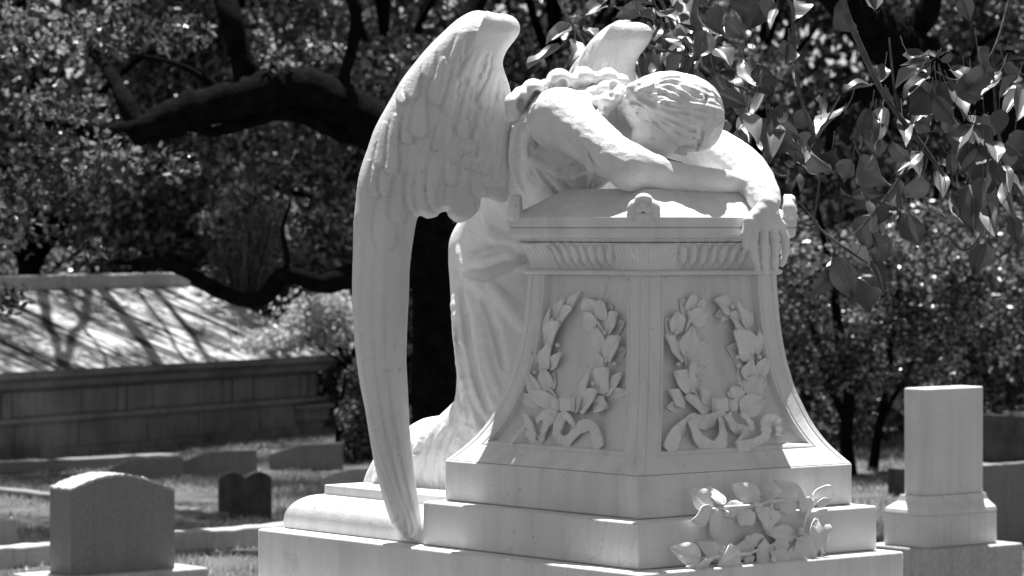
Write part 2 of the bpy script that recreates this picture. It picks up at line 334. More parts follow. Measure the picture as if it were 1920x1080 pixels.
for k in (0, 1):
    mb = MB(); nr = -ER if k == 0 else -EL
    for i, (x0, y0, x1, y1, w_) in enumerate(WL[k]):
        o1 = .008+.016*((i*7) % 5)/4
        leaf(mb, on_face(*zp(x0, y0), k, .006), on_face(*zp(x1, y1), k, o1+.006), w_/3.177/(600*.80)*1.15, nr+np.array([0, 0, rng.uniform(0, .6)])+rng.normal(0, .13, 3), .11*rng.uniform(.4, 1.6), .10, .010, 13, 7, wavy=.05, fold=.22*rng.uniform(.4, 1.3), vein=.05, curl=rng.uniform(.02, .12))
        if w_ > 58:
            ang = math.radians(rng.choice([-1, 1])*rng.uniform(28, 48)); dx, dy = (x1-x0), (y1-y0); x2, y2 = x0+.85*(dx*math.cos(ang)-dy*math.sin(ang)), y0+.85*(dx*math.sin(ang)+dy*math.cos(ang))
            leaf(mb, on_face(*zp(x0, y0), k, .003), on_face(*zp(x2, y2), k, .007), w_/3.177/(600*.80)*.95, nr+rng.normal(0, .08, 3), .06, .10, .008, 13, 7, fold=.15, vein=.05)
    for (cx, cy, rx, ry, a0_, a1_) in (((430, 400, 190, 330, 200, 20) if k == 0 else (1330, 400, 230, 330, 200, 20)),):
        pass
    st = {0: [[(540,30),(430,190),(350,330),(310,480),(300,620),(400,710)], [(590,60),(640,200),(690,300),(680,450),(620,600),(500,700)]], 1: [[(1240,60),(1180,200),(1150,330),(1160,440),(1200,600),(1300,700)], [(1340,60),(1450,130),(1540,250),(1590,400),(1560,560),(1420,700)]]}[k]
    for s_ in st:
        Q, Rr = smooth_path([on_face(*zp(x, y), k, .006) for x, y in s_], [.006]*len(s_)); tube(mb, Q, Rr)
    for (x, y) in BER[k]: ball(mb, on_face(*zp(x, y), k, .018), .0085)
    wr = mb.obj('laurel_wreath', RELF, ped, True, 50)
    tag(wr, 'carved laurel wreath on the %s front panel of the pedestal' % ('left' if k == 0 else 'right'))
    rb = MB()
    for i, (pts, w_) in enumerate(RIB[k]): ribbon(rb, pts, w_, k, .012+.004*i)
    kx = (465, 695) if k == 0 else (1360, 700)
    c = on_face(*zp(*kx), k, .024); sd = EL*-1 if k == 0 else ER
    prism(rb, [c+sd*(-.032)-[0, 0, .024], c+sd*.032-[0, 0, .024], c+sd*.030+[0, 0, .026], c+sd*(-.030)+[0, 0, .026]], [c+nr*.018+sd*(-.024)-[0, 0, .020], c+nr*.018+sd*.026-[0, 0, .018], c+nr*.018+sd*.024+[0, 0, .021], c+nr*.018+sd*(-.026)+[0, 0, .022]])
    kx2 = (395, 700) if k == 0 else (1438, 705); ball(rb, on_face(*zp(*kx2), k, .026), .02, 10, (1, 1, 1.2))
    o = rb.obj('ribbon', RELF, wr, True, 45); bevel(o, .002, 2)

# ---- laurel spray carved over the right-hand steps
def zs_(x, y): return (1240+x/5.333, 880+y/5.333)
spray = thing('laurel_spray', 'carved white marble laurel spray with broad leaves draped over the right-hand steps', 'carved garland', ray_a(1420, 1075, -.13))
SL = [(520,400,258,188,140),(510,410,295,522,125),(570,400,545,718,118),(640,350,436,178,78),(700,320,735,492,158),(985,330,702,148,140),(900,400,795,572,138),(1100,240,900,185,84),(1380,310,1100,320,150),(1085,370,1062,625,195),(1440,285,1125,108,100),(1490,275,1440,505,150),(1515,275,1705,160,64),(1560,350,1700,300,56),
      (1530,490,1650,840,195),(1350,690,1550,965,155),(1340,655,1020,632,100),(1335,690,1310,820,95),(400,890,85,782,130),(440,890,415,1068,150),(600,862,350,722,100),(790,850,565,985,185),(690,830,540,730,90),(930,815,712,792,120),(1085,765,945,955,190),(1130,740,1305,812,84),(1190,780,1235,945,155),(1320,760,1385,1035,135),(880,870,892,952,70),(1000,960,985,1085,125),(800,930,720,1035,90),(880,700,1050,720,80),(1590,820,1610,880,50),(380,960,250,975,40),(1280,960,1310,1030,60),(840,690,1080,760,70),(640,380,660,470,60)]
def sp(x, y, off): 
    px, py = zs_(x, y); base = -.09 if py > 948 else -.09+.05*min(1, (948-py)/40)
    if py > 1035: base = -.13
    return ray_a(px, py, base-off)
mb = MB()
for i, (x0, y0, x1, y1, w_) in enumerate(SL):
    n = -EL+np.array([rng.uniform(-.3, .3), 0, rng.uniform(-.35, .25)]); o0 = .022+.022*((i*5) % 4)/3
    leaf(mb, sp(x0, y0, o0), sp(x1, y1, .010+.022*((i*3) % 4)/3), w_/5.333/600*1.62, n, .22*rng.uniform(.3, 1.2), .2, .007, 13, 7, curl=rng.uniform(-.08, .05), wavy=.07, fold=rng.uniform(-.1, .28), vein=.05)
mb.obj('laurel_leaves', RELF, spray, True, 50)
mb = MB()
for pts in ([(500,405),(660,380),(960,360),(1100,320),(1390,300),(1480,290)], [(1480,290),(1430,520),(1400,650),(1340,690),(1130,750),(1080,770),(900,830)], [(900,840),(600,870),(400,900)], [(1100,330),(1090,400)], [(640,380),(640,470)], [(1380,680),(1430,800),(1480,960)]):
    Q, Rr = smooth_path([sp(x, y, .028) for x, y in pts], [.0055]*len(pts)); tube(mb, Q, Rr)
for (x, y) in ((950,350),(985,365),(965,400),(1400,640),(1425,660),(1400,610),(650,440),(1120,900),(1430,900),(1450,930),(1270,1000)): ball(mb, sp(x, y, .040), .010)
mb.obj('stem', RELF, spray)
# ================================================================== sculpted figure: signed distance fields turned into closed meshes
class Field:
    def __init__(s, lo, hi, h):
        s.lo = np.array(lo, float); s.h = h; s.n = np.ceil((np.array(hi)-s.lo)/h).astype(int)+1
        s.ax = [(s.lo[i]+h*np.arange(s.n[i])).astype(np.float32) for i in range(3)]; s.f = np.full(tuple(s.n), .25, np.float32)
    def box(s, lo, hi):
        a = np.clip(np.floor((np.array(lo)-s.lo)/s.h).astype(int), 0, s.n-1); b = np.clip(np.ceil((np.array(hi)-s.lo)/s.h).astype(int)+1, 0, s.n)
        if np.any(b <= a): return None
        sl_ = tuple(slice(a[i], b[i]) for i in range(3)); return sl_, s.ax[0][sl_[0]][:, None, None], s.ax[1][sl_[1]][None, :, None], s.ax[2][sl_[2]][None, None, :]
    def _mix(s, sl_, d, k, sub=False):
        f = s.f[sl_]
        if sub: d = -d; hh = np.clip(.5-.5*(d-f)/k, 0, 1); s.f[sl_] = d*(1-hh)+f*hh+k*hh*(1-hh)
        else: hh = np.clip(.5+.5*(d-f)/k, 0, 1); s.f[sl_] = d*(1-hh)+f*hh-k*hh*(1-hh)
    def cone(s, a, b, r1, r2, k=.02, sub=False, flat=None):
        a = np.asarray(a, float); b = np.asarray(b, float); R = max(r1, r2)+max(k, .02)*1.6+.03
        B = s.box(np.minimum(a, b)-R, np.maximum(a, b)+R)
        if B is None: return
        sl_, X, Y, Z = B; ab = b-a; L2 = float(ab@ab)+1e-9
        t = np.clip(((X-a[0])*ab[0]+(Y-a[1])*ab[1]+(Z-a[2])*ab[2])/L2, 0, 1)
        dx = X-(a[0]+t*ab[0]); dy = Y-(a[1]+t*ab[1]); dz = Z-(a[2]+t*ab[2])
        if flat is not None:       # flatten along a direction: (dir, factor)
            n, fc = flat; q = dx*n[0]+dy*n[1]+dz*n[2]; d = np.sqrt(np.maximum(dx*dx+dy*dy+dz*dz-q*q+(q*fc)**2, 0))-(r1+(r2-r1)*t)
        else: d = np.sqrt(dx*dx+dy*dy+dz*dz)-(r1+(r2-r1)*t)
        s._mix(sl_, d.astype(np.float32), k, sub)
    def ell(s, c, r, rot=None, k=.02, sub=False):
        c = np.asarray(c, float); r = np.asarray(r, float); R = r.max()+k*1.5+.03; B = s.box(c-R, c+R)
        if B is None: return
        sl_, X, Y, Z = B; M = np.eye(3) if rot is None else np.array(rot)
        p = [(X-c[0])*M[i][0]+(Y-c[1])*M[i][1]+(Z-c[2])*M[i][2] for i in range(3)]
        k0 = np.sqrt(sum((p[i]/r[i])**2 for i in range(3)))+1e-6; k1 = np.sqrt(sum((p[i]/r[i]**2)**2 for i in range(3)))+1e-6
        s._mix(sl_, (k0*(k0-1)/k1).astype(np.float32), k, sub)
    def poly(s, pts, rad, k=.01, sub=False, sub_n=4):
        Q, Rr = smooth_path(pts, rad, sub_n)
        for i in range(len(Q)-1): s.cone(Q[i], Q[i+1], Rr[i], Rr[i+1], k, sub)
    def hit(s, px, py, default=11.4):     # depth of the surface on the view ray
        Ys = s.ax[1]; d0 = (px-960)/F; d2 = -(py-HY)/F
        ix = np.rint((d0*Ys-s.lo[0])/s.h).astype(int); iz = np.rint((CZ+d2*Ys-s.lo[2])/s.h).astype(int); iy = np.arange(len(Ys))
        ok = (ix >= 0) & (ix < s.n[0]) & (iz >= 0) & (iz < s.n[2]); v = np.where(ok, s.f[np.clip(ix, 0, s.n[0]-1), iy, np.clip(iz, 0, s.n[2]-1)], 1)
        w_ = np.nonzero(v < 0)[0]
        return float(Ys[w_[0]]) if len(w_) else default
    def folds(s, pts, r, k=.012, sub=False, sink=.4, default=None, also=None):
        Y = [s.hit(x, y, -1) for x, y in pts]
        if also is not None: Y = [min([v for v in (a_, also.hit(x, y, -1)) if v > 0] or [-1]) for a_, (x, y) in zip(Y, pts)]
        good = [q for q in Y if q > 0]
        if not good: return
        for i in range(len(Y)):
            if Y[i] < 0: Y[i] = min(((abs(i-j), Y[j]) for j in range(len(Y)) if Y[j] > 0))[1]
        rr = r if hasattr(r, '__len__') else [r*.45]+[r]*(len(pts)-2)+[r*.45]
        s.poly([P(x, y, Y[i]+rr[i]*(sink if not sub else -.15)) for i, (x, y) in enumerate(pts)], rr, k, sub)
    def noise_disp(s, amp, sc, seed=0):
        g = np.random.default_rng(seed)
        acc = np.zeros(tuple(s.n), np.float32)
        for o_ in range(5):
            kv = g.normal(0, 1, 3); kv *= sc*(1.0+.4*o_)/np.linalg.norm(kv); ph = g.uniform(0, 6.28)
            acc += np.sin(s.ax[0][:, None, None]*kv[0]+s.ax[1][None, :, None]*kv[1]+s.ax[2][None, None, :]*kv[2]+ph)
        s.f += (amp*acc/2).astype(np.float32)
    def mesh(s):
        f = s.f.copy(); f[0] = f[-1] = .1; f[:, 0] = f[:, -1] = .1; f[:, :, 0] = f[:, :, -1] = .1
        g = (f < 0); n = s.n-1
        cnt = np.zeros(tuple(n), np.uint8); cs = [(i, j, k) for i in (0, 1) for j in (0, 1) for k in (0, 1)]
        for (i, j, k) in cs: cnt += g[i:n[0]+i, j:n[1]+j, k:n[2]+k]
        act = (cnt > 0) & (cnt < 8); I = np.argwhere(act); idx = np.full(tuple(n), -1, np.int32); idx[act] = np.arange(len(I))
        val = {c: f[I[:, 0]+c[0], I[:, 1]+c[1], I[:, 2]+c[2]] for c in cs}; acc = np.zeros((len(I), 3)); m = np.zeros(len(I))
        for c in cs:
            for ax_ in range(3):
                if c[ax_] == 0:
                    e = list(c); e[ax_] = 1; e = tuple(e); A, B = val[c], val[e]; x = (A < 0) != (B < 0); t = np.where(x, A/np.where(x, A-B, 1), 0)
                    p = np.tile(np.array(c, float), (len(I), 1)); p[:, ax_] = t; acc[x] += p[x]; m[x] += 1
        V = s.lo+s.h*(I+acc/m[:, None]); Fs = []
        for ax_ in range(3):
            u, v = (ax_+1) % 3, (ax_+2) % 3
            sa = [slice(0, s.n[i]) for i in range(3)]; sb = list(sa); sa[ax_] = slice(0, s.n[ax_]-1); sb[ax_] = slice(1, s.n[ax_])
            A = g[tuple(sa)]; B = g[tuple(sb)]; E = np.argwhere(A != B); E = E[(E[:, u] > 0) & (E[:, v] > 0) & (E[:, u] < n[u]) & (E[:, v] < n[v])]
            inside = A[E[:, 0], E[:, 1], E[:, 2]]
            def gi(du, dv): q = E.copy(); q[:, u] -= du; q[:, v] -= dv; return idx[q[:, 0], q[:, 1], q[:, 2]]
            q = np.stack([gi(1, 1), gi(0, 1), gi(0, 0), gi(1, 0)], 1); q[~inside] = q[~inside][:, ::-1]; Fs.append(q)
        Fs = np.concatenate(Fs); Fs = Fs[(Fs >= 0).all(1)]; return V, Fs
def relax(V, Fs, it=1, lam=.5):
    for _ in range(it):
        acc = np.zeros_like(V); c = np.zeros(len(V))
        for i in range(4):
            for j in (1, 3): np.add.at(acc, Fs[:, i], V[Fs[:, (i+j) % 4]]); np.add.at(c, Fs[:, i], 1)
        V = V*(1-lam)+lam*acc/np.maximum(c, 1)[:, None]
    return V

angel = thing('angel_statue', 'white marble statue of a winged angel kneeling and weeping face down over the pedestal', 'statue', W(1.35, .45, 1.30))

# ---- body (head, neck, shoulders, both arms and hands): one continuous surface
B = Field((-.06, 10.80, 1.96), (1.0, 11.80, 2.80), .0036)
B.cone(P(1000, 330, 11.6), P(1085, 262, 11.43), .15, .165, .05)
B.cone(P(1085, 262, 11.43), P(1140, 232, 11.40), .165, .13, .05)
B.cone(P(1050, 226, 11.22), P(1200, 222, 11.52), .098, .088, .06)          # shoulder girdle
B.ell(P(1050, 222, 11.19), (.105, .085, .09), None, .05)
B.cone(P(1140, 222, 11.35), P(1215, 232, 11.25), .07, .062, .04)           # neck
B.ell(P(1262, 220, 11.15), (.126, .102, .108), None, .03)                  # skull
B.ell(P(1230, 256, 11.12), (.080, .086, .082), None, .03)                  # face, pressed into the forearm
B.poly([P(1052, 222, 11.20), P(1100, 256, 11.09), P(1150, 295, 10.99), P(1194, 317, 10.93)], [.088, .074, .063, .063], .03)
B.poly([P(1194, 320, 10.93), P(1250, 329, 10.97), P(1312, 336, 11.04), P(1372, 341, 11.13), P(1395, 343, 11.19)], [.056, .047, .040, .034, .032], .010)
B.cone(P(1194, 314, 10.925), P(1228, 316, 10.94), .060, .046, .015)
B.ell(P(1178, 332, 10.92), (.05, .05, .04), None, .03)
B.cone(P(1222, 285, 11.10), P(1228, 300, 11.10), .022, .016, .015); B.cone(P(1205, 262, 11.12), P(1200, 276, 11.12), .03, .02, .02)
B.ell(P(1222, 246, 11.045), (.020, .012, .028), None, .008)                 # ear
B.poly([P(1205, 225, 11.52), P(1262, 250, 11.60), P(1308, 268, 11.56)], [.085, .074, .066], .03)
B.poly([P(1308, 268, 11.56), P(1352, 288, 11.42), P(1394, 314, 11.27), P(1420, 344, 11.15), P(1436, 380, 11.055)], [.066, .066, .060, .050, .043], .03)
hy = lambda px, o=0.0: 11.000+(px-1435)*.0014+o
B.cone(P(1437, 384, hy(1437, .025)), P(1440, 412, hy(1440)), .038, .036, .02)
for kx in (1416, 1432, 1449, 1464): B.cone(P(1437, 388, hy(1437, .015)), P(kx, 424, hy(kx, -.004)), .026, .0165, .014)
FG = [[(1416,424,-.006,.0165),(1411,452,-.014,.0150),(1414,480,-.006,.0138),(1420,503,.006,.0115)],
      [(1432,427,-.010,.0165),(1432,458,-.022,.0150),(1433,488,-.014,.0138),(1436,511,-.002,.0112)],
      [(1449,426,-.008,.0162),(1453,456,-.020,.0148),(1453,484,-.014,.0132),(1453,505,-.004,.0110)],
      [(1464,423,-.002,.0155),(1473,448,-.012,.0135),(1474,473,-.010,.0122),(1466,495,.000,.0102)]]
for fg in FG:
    for i in range(3):
        x0, y0, o0, r0 = fg[i]; x1, y1, o1, r1 = fg[i+1]; B.cone(P(x0, y0, hy(x0, o0)), P(x1, y1, hy(x1, o1)), r0, r1, .004 if i else .009)
TH = [(1424, 396, .012, .022), (1404, 414, .004, .0175), (1398, 440, .002, .0155), (1399, 462, .010, .0125)]
for i in range(3):
    x0, y0, o0, r0 = TH[i]; x1, y1, o1, r1 = TH[i+1]; B.cone(P(x0, y0, hy(x0, o0)), P(x1, y1, hy(x1, o1)), r0, r1, .009 if i == 0 else .004)
hd = [(1404, 346, 11.16), (1420, 352, 11.2)]                                 # hand of the near arm, tucked under the far wrist
B.ell(P(1400, 345, 11.20), (.04, .035, .02), None, .02)
for i in range(4): B.cone(P(1402+i*3, 347, 11.175+.02*i), P(1418+i*2, 350, 11.19+.022*i), .010, .008, .004)
# creases: elbow, armpit, shoulder blade
B.folds([(1062, 250), (1090, 285), (1118, 318)], .014, .02, True)
B.folds([(1152, 190), (1153, 215), (1154, 232)], .005, .008, True)
B.noise_disp(.0007, 90, 3)
V, Fs = B.mesh(); body = mesh_obj('body', V, Fs, STAT, angel)

# ---- hair: waves over the skull, parted by a band, rough knot at the nape
Hh = Field((.30, 10.92, 2.35), (.86, 11.45, 2.82), .0034)
c = P(1268, 213, 11.14)
Hh.ell(c, (.150, .128, .134), None, .02)
Hh.ell(P(1242, 195, 11.15), (.135, .12, .10), None, .03); Hh.ell(P(1312, 222, 11.13), (.075, .105, .112), None, .03)
X, Y, Z = Hh.ax[0][:, None, None], Hh.ax[1][None, :, None], Hh.ax[2][None, None, :]
th = np.arctan2(Z-c[2], Y-c[1]-.02); xx = X-c[0]
Hh.f += (.0022*np.sin(11*th+14*xx+2.2*np.sin(20*xx))+.0011*np.sin(34*th-16*xx+2*np.sin(33*xx+1))).astype(np.float32)
Hh.folds([(1321, 152), (1324, 200), (1320, 240), (1306, 280), (1290, 296)], .0045, .008, True, 0)        # band line
Hh.folds([(1332, 165), (1337, 205), (1332, 245), (1316, 285)], .009, .01); 
for (x, y, r) in ((1196, 178, .030), (1206, 196, .024), (1188, 198, .020), (1215, 172, .028), (1230, 182, .020), (1198, 212, .018), (1214, 214, .016), (1180, 184, .020), (1226, 162, .02), (1200, 160, .026), (1238, 198, .018), (1222, 206, .014), (1186, 166, .022)):
    Hh.ell(P(x, y, Hh.hit(x, y, 11.10)+r*.15), (r, r, r*.8), None, .012)
for pts in ([(1200,190),(1225,210),(1262,215),(1310,205)], [(1205,205),(1240,228),(1280,236),(1318,228)], [(1210,215),(1238,245),(1270,262),(1312,258)], [(1212,178),(1240,190),(1280,192),(1315,180)], [(1212,235),(1235,262),(1262,284),(1290,290)], [(1230,232),(1262,252),(1300,252)]):
    Hh.folds(pts, .0055, .010); 
for pts in ([(1200,198),(1232,220),(1270,226),(1314,216)], [(1208,212),(1236,236),(1274,248),(1314,243)], [(1212,225),(1238,254),(1268,274),(1300,276)], [(1236,170),(1240,180),(1236,190)], [(1186,190),(1200,194),(1212,186)], [(1222,192),(1232,186),(1236,176)]):
    Hh.folds(pts, .0045, .008, True)
for i in range(13):
    v = i/12; pts = []
    for j in range(7):
        t = j/6; x = 1196+t*(128-30*abs(v-.35)); yt = 168-22*math.sin(math.pi*min(1, t*.9+.12)); yb = 228+72*math.sin(math.pi*.5*min(1, t*1.15))
        pts.append((x, yt+(yb-yt)*v+5*math.sin(7*t+2.5*v*3+i*.4)))
    Hh.folds(pts[:7 if i % 3 else 5], .0034+.0020*(i % 2), .008, True)
Hh.ell(P(1200, 284, 11.01), (.092, .09, .074), None, .006, sub=True)      # leaves cheek and ear free
Hh.noise_disp(.0008, 120, 5)
V, Fs = Hh.mesh(); mesh_obj('hair', V, Fs, STAT, angel)

# ---- robe
R = Field((-.62, 10.98, 1.285), (.50, 12.42, 2.80), .0058)
R.cone(P(935, 470, 11.82), P(995, 345, 11.66), .165, .165, .06)            # hips to waist
R.cone(P(995, 345, 11.66), P(1078, 256, 11.45), .165, .182, .06)           # chest
R.cone(P(1078, 256, 11.45), P(1150, 215, 11.47), .175, .10, .06)
R.ell(P(1018, 300, 11.42), (.085, .10, .15), None, .05)
R.poly([P(942, 470, 11.84), P(948, 600, 11.78), P(957, 730, 11.72), P(948, 850, 11.68)], [.170, .170, .165, .19], .05)
R.cone(P(990, 480, 11.95), P(1000, 860, 11.80), .16, .17, .06)
R.poly([P(940, 860, 11.70), P(860, 855, 11.80), P(800, 862, 11.88), P(738, 895, 11.98)], [.13, .125, .115, .07], .05)   # lower legs under cloth
R.poly([P(900, 800, 11.74), P(862, 815, 11.75), P(820, 858, 11.80), P(790, 905, 11.82)], [.10, .075, .07, .05], .04)
R.poly([P(775, 840, 11.95), P(735, 880, 12.0), P(700, 912, 12.0)], [.07, .06, .03], .03)
R.cone(P(960, 905, 11.66), P(850, 912, 11.75), .10, .10, .05)
# near shoulder sleeve opening: carve the armhole so arm and armpit show
R.ell(P(1056, 250, 11.16), (.112, .115, .105), None, .012, sub=True)
R.ell(P(1110, 262, 11.20), (.14, .13, .085), None, .012, sub=True)
R.ell(P(1215, 235, 11.20), (.12, .14, .11), None, .015, sub=True)
R.folds([(1003, 196), (993, 240), (997, 280), (1012, 306), (1040, 312), (1075, 298), (1105, 282)], .017, .006, sink=.1, also=B)
R.folds([(1030,318),(1062,330),(1100,322),(1125,330)], .011, .008, sink=.2, also=B); R.folds([(1100,290),(1112,320),(1104,352)], .010, .008, sink=.2, also=B)
for pts, r in (([(1000,190),(975,225),(958,280),(955,330),(975,380)], .016), ([(990,195),(968,240),(962,300),(980,352),(1010,385)], .012), ([(1008,205),(985,250),(985,300),(1005,340),(1045,372)], .013), ([(980,200),(955,240),(945,300),(950,350),(965,400)], .013), ([(998,300),(1020,335),(1060,365)], .011), ([(1015,318),(1050,345),(1080,362)], .010),
               ([(1085,300),(1110,315),(1105,352)], .010), ([(1040,325),(1080,330),(1110,318)], .008)):
    R.folds(pts, r*1.25, .010, sink=.15)
for pts, r in (([(992,205),(970,255),(966,310),(985,360)], .009), ([(1000,215),(980,260),(982,310),(1008,352)], .008), ([(978,215),(953,260),(950,320),(965,375)], .009), ([(1010,318),(1035,350),(1055,372)], .007), ([(935,330),(950,370),(958,420)], .014)):
    R.folds(pts, r*1.3, .008, True)
for pts, r in (([(905,400),(925,440),(965,450),(1000,440)], .018), ([(868,500),(910,490),(950,470),(1000,455)], .020), ([(862,470),(880,520),(930,560),(985,590)], .016), ([(858,520),(868,600),(880,680),(900,750),(925,800)], .020), ([(875,540),(895,620),(905,700),(925,760)], .016), ([(915,530),(950,570),(985,620)], .020),
               ([(852,560),(862,640),(872,720),(895,790),(905,830)], .016), ([(950,470),(975,500),(1000,520)], .016), ([(858,745),(875,790),(890,830)], .012), ([(866,700),(880,770),(905,815),(925,835)], .012), ([(900,600),(915,680),(935,740)], .012)):
    R.folds(pts, r*1.25, .018, sink=.2)
for pts, r in (([(865,510),(905,515),(950,500),(990,480)], .012), ([(866,540),(878,620),(892,700),(915,770)], .010), ([(880,480),(920,470),(960,462)], .012), ([(905,560),(930,620),(945,690)], .012), ([(855,600),(866,680),(880,750)], .008), ([(862,720),(872,765),(885,800)], .008)):
    R.folds(pts, r*1.3, .014, True)
# fan of deep folds where the cloth gathers on the platform
for i, (x0, y0, x1, y1) in enumerate(((872,770,862,900),(850,790,838,905),(832,800,820,908),(815,805,800,905),(795,812,782,902),(775,830,760,905),(745,850,735,908),(722,868,706,910))):
    R.folds([(x0, y0), ((x0+x1)/2-7, (y0+y1)/2), (x1, y1)], .016, .012)
    R.folds([(x0+9, y0+14), ((x0+x1)/2+3, (y0+y1)/2+4), (x1+9, y1+4)], .011, .010, True)
# rolled collar of gathered cloth across the back, lump by lump
LP = [(962,212,11.20,.026),(966,194,11.20,.034),(978,180,11.22,.030),(1000,168,11.24,.036),(1024,163,11.26,.026),(1048,150,11.30,.038),(1070,153,11.34,.026),(1094,144,11.38,.034),(1118,149,11.42,.026),(1140,146,11.44,.034),(1164,154,11.44,.028),
      (1112,176,11.31,.026),(1136,168,11.28,.030),(1152,162,11.26,.022),(1122,192,11.22,.022),(1140,190,11.18,.030),(1156,182,11.18,.024),(1130,210,11.16,.020),(1164,172,11.20,.024),(1120,218,11.17,.014)]
R.poly([P(964, 205, 11.27), P(1000, 180, 11.32), P(1056, 164, 11.40), P(1118, 160, 11.48), P(1175, 168, 11.48)], [.030]*5, .015)
for i, (x, y, Yy, r) in enumerate(LP): R.ell(P(x, y, Yy), (r*1.1, r*1.9, r*1.05), None, .008)
for (x, y, Yy, r, e_) in ((976,196,11.165,.016,1.5),(1006,180,11.20,.015,1.4),(1034,162,11.22,.013,1.2),(1054,160,11.24,.018,1.3),(1082,160,11.30,.013,1.2),(1104,160,11.33,.013,1.2),(1128,156,11.37,.013,1.2),(1150,160,11.22,.012,1.3),(1146,178,11.14,.010,1.2),(1124,204,11.14,.009,1.2),(1128,180,11.24,.012,1.2)):
    R.ell(P(x, y, Yy), (r, r*2.6, r*e_), None, .010, True)
R.noise_disp(.0011, 40, 8)
V, Fs = R.mesh(); robe = mesh_obj('robe', V, Fs, STAT, angel)

# ---- wings: closed shells with layered feathers in relief
def inside_sd(px, py, poly):
    pts = np.array(poly, float); d = np.full(px.shape, 1e9); ins = np.zeros(px.shape, bool)
    for i in range(len(pts)):
        a, b = pts[i], pts[(i+1) % len(pts)]; ab = b-a; t = np.clip(((px-a[0])*ab[0]+(py-a[1])*ab[1])/(ab@ab+1e-9), 0, 1)
        d = np.minimum(d, np.hypot(px-a[0]-t*ab[0], py-a[1]-t*ab[1])); cr = ((a[1] > py) != (b[1] > py)) & (px < (b[0]-a[0])*(py-a[1])/(b[1]-a[1]+1e-12)+a[0]); ins ^= cr
    return np.where(ins, -d, d)
WO = [(975,250),(962,215),(960,185),(955,160),(945,130),(943,115),(950,95),(965,75),(974,60),(974,45),(965,33),(950,27),(930,26),(910,21),(890,20),(870,28),(850,42),(825,65),(800,90),(775,120),(752,150),(735,180),(715,215),(700,245),(690,275),(678,310),(671,340),(667,380),(663,420),(662,470),(661,540),(663,600),(668,660),(676,720),(686,770),(694,820),(703,870),(715,920),(727,960),(740,990),(752,1003),(765,1011),(778,1019),(790,1020),(797,1012),(795,990),(790,960),(785,930),(779,890),(773,840),(769,790),(767,740),(764,680),(765,620),(768,560),(770,500),(776,450),(783,412),(790,405),(802,410),(820,406),(825,400),(837,397),(841,406),(852,415),(862,418),(877,413),(892,401),(900,387),(902,372),(915,372),(945,380),(962,350),(968,300)]
WQ, _ = smooth_path([np.array([x, y, 0.0]) for x, y in WO]+[np.array([WO[0][0], WO[0][1], 0.0])], [1]*(len(WO)+1), 4); WQ = [(q[0], q[1]) for q in WQ[:-1]]
S_ = 1/556.0
gx = np.arange(640, 1000, 1.8); gy = np.arange(0, 1040, 1.8); GX, GY = np.meshgrid(gx, gy, indexing='ij')
sd = inside_sd(GX, GY, WQ)
relf = np.zeros_like(GX)
def feather(x0, y0, x1, y1, w_, h, bend=0.0):
    global relf
    L = math.hypot(x1-x0, y1-y0); ux, uy = (x1-x0)/L, (y1-y0)/L; t = ((GX-x0)*ux+(GY-y0)*uy)/L; s = (GX-x0)*-uy+(GY-y0)*ux + bend*4*t*(1-t)
    hw = w_/2*np.sqrt(np.clip(1-np.clip((t-(1-.5*w_/L))/(.5*w_/L), 0, 1)**2, 0, 1))*np.clip(.55+.6*t, 0, 1)
    q = np.abs(s)/np.maximum(hw, .01); m = (t > 0) & (t < 1) & (q < 1)
    z = h*(.15+.85*np.clip(t, 0, 1)**1.3)*(1-.45*q**2.5)
    z = z*np.clip((1-q)*hw/1.6, 0, 1)**.6*np.clip((1-t)*L/2.5, 0, 1)**.6
    z = z - .0014*np.exp(-(s/1.4)**2)*np.clip(t*3, 0, 1)*np.clip((.9-t)*6, 0, 1)
    relf = np.where(m, np.maximum(relf*.55*(t < .5)+relf*(t >= .5)*.0, 0)*0+np.maximum(z, relf*np.clip(1-2.2*t, 0, 1)), relf)
    g_ = np.exp(-((q-1.03)*hw/2.0)**2)*((t > .12) & (t < 1.0)); relf = relf-.0045*g_*np.clip(t*2, 0, 1)
# long primaries first, then coverts from the bottom rows up
for (a) in ((760,300,783,1016,56,.010,-36),(745,300,768,1008,46,.012,-50),(728,300,758,1000,44,.013,-58),(708,300,746,990,42,.014,-62),(690,300,735,975,40,.010,-60)): feather(*a)
for a in ((752,250,722,470,46,.009,-6),(712,260,706,372,26,.010,0),(740,235,729,372,34,.017,-4),(765,270,748,420,36,.010,-4),(782,250,784,404,40,.014,-6),(800,260,800,412,56,.016,-14),(820,250,806,408,44,.018,-14),(842,240,828,401,46,.022,-14),(868,262,848,414,44,.018,-12),(880,260,864,421,62,.026,-8),(900,270,897,372,34,.014,0),
          (745,215,736,330,30,.017,-3),(722,230,712,318,22,.010,0),(772,190,766,274,26,.015,-3),(795,170,788,262,34,.017,-4),(855,225,846,350,30,.013,-2),(842,205,832,298,42,.021,-4),(884,240,878,318,32,.017,0),(908,245,903,328,26,.014,0),(918,280,912,350,20,.012,0),(885,165,869,262,32,.014,-3),(905,190,895,268,24,.011,0),
          (768,120,753,198,24,.010,-2),(790,105,771,189,30,.011,-3),(838,110,820,201,38,.013,-4),(860,130,838,220,26,.010,-2),(900,90,872,165,34,.007,-2),(812,90,800,150,26,.006,0),(868,60,852,128,30,.005,0),(930,130,905,205,30,.008,0)): feather(*a)
for i in range(36):       # faint small scales scattered towards the shoulder
    x = rng.uniform(850, 945); y = rng.uniform(120, 330); w_ = rng.uniform(9, 17); a = (x+4, y-26, x-rng.uniform(0, 8), y, w_, rng.uniform(.0015, .0035), 0)
    if inside_sd(np.array([x]), np.array([y]), WQ)[0] < -12: feather(*a)
ker = np.array([.25, .5, .25])
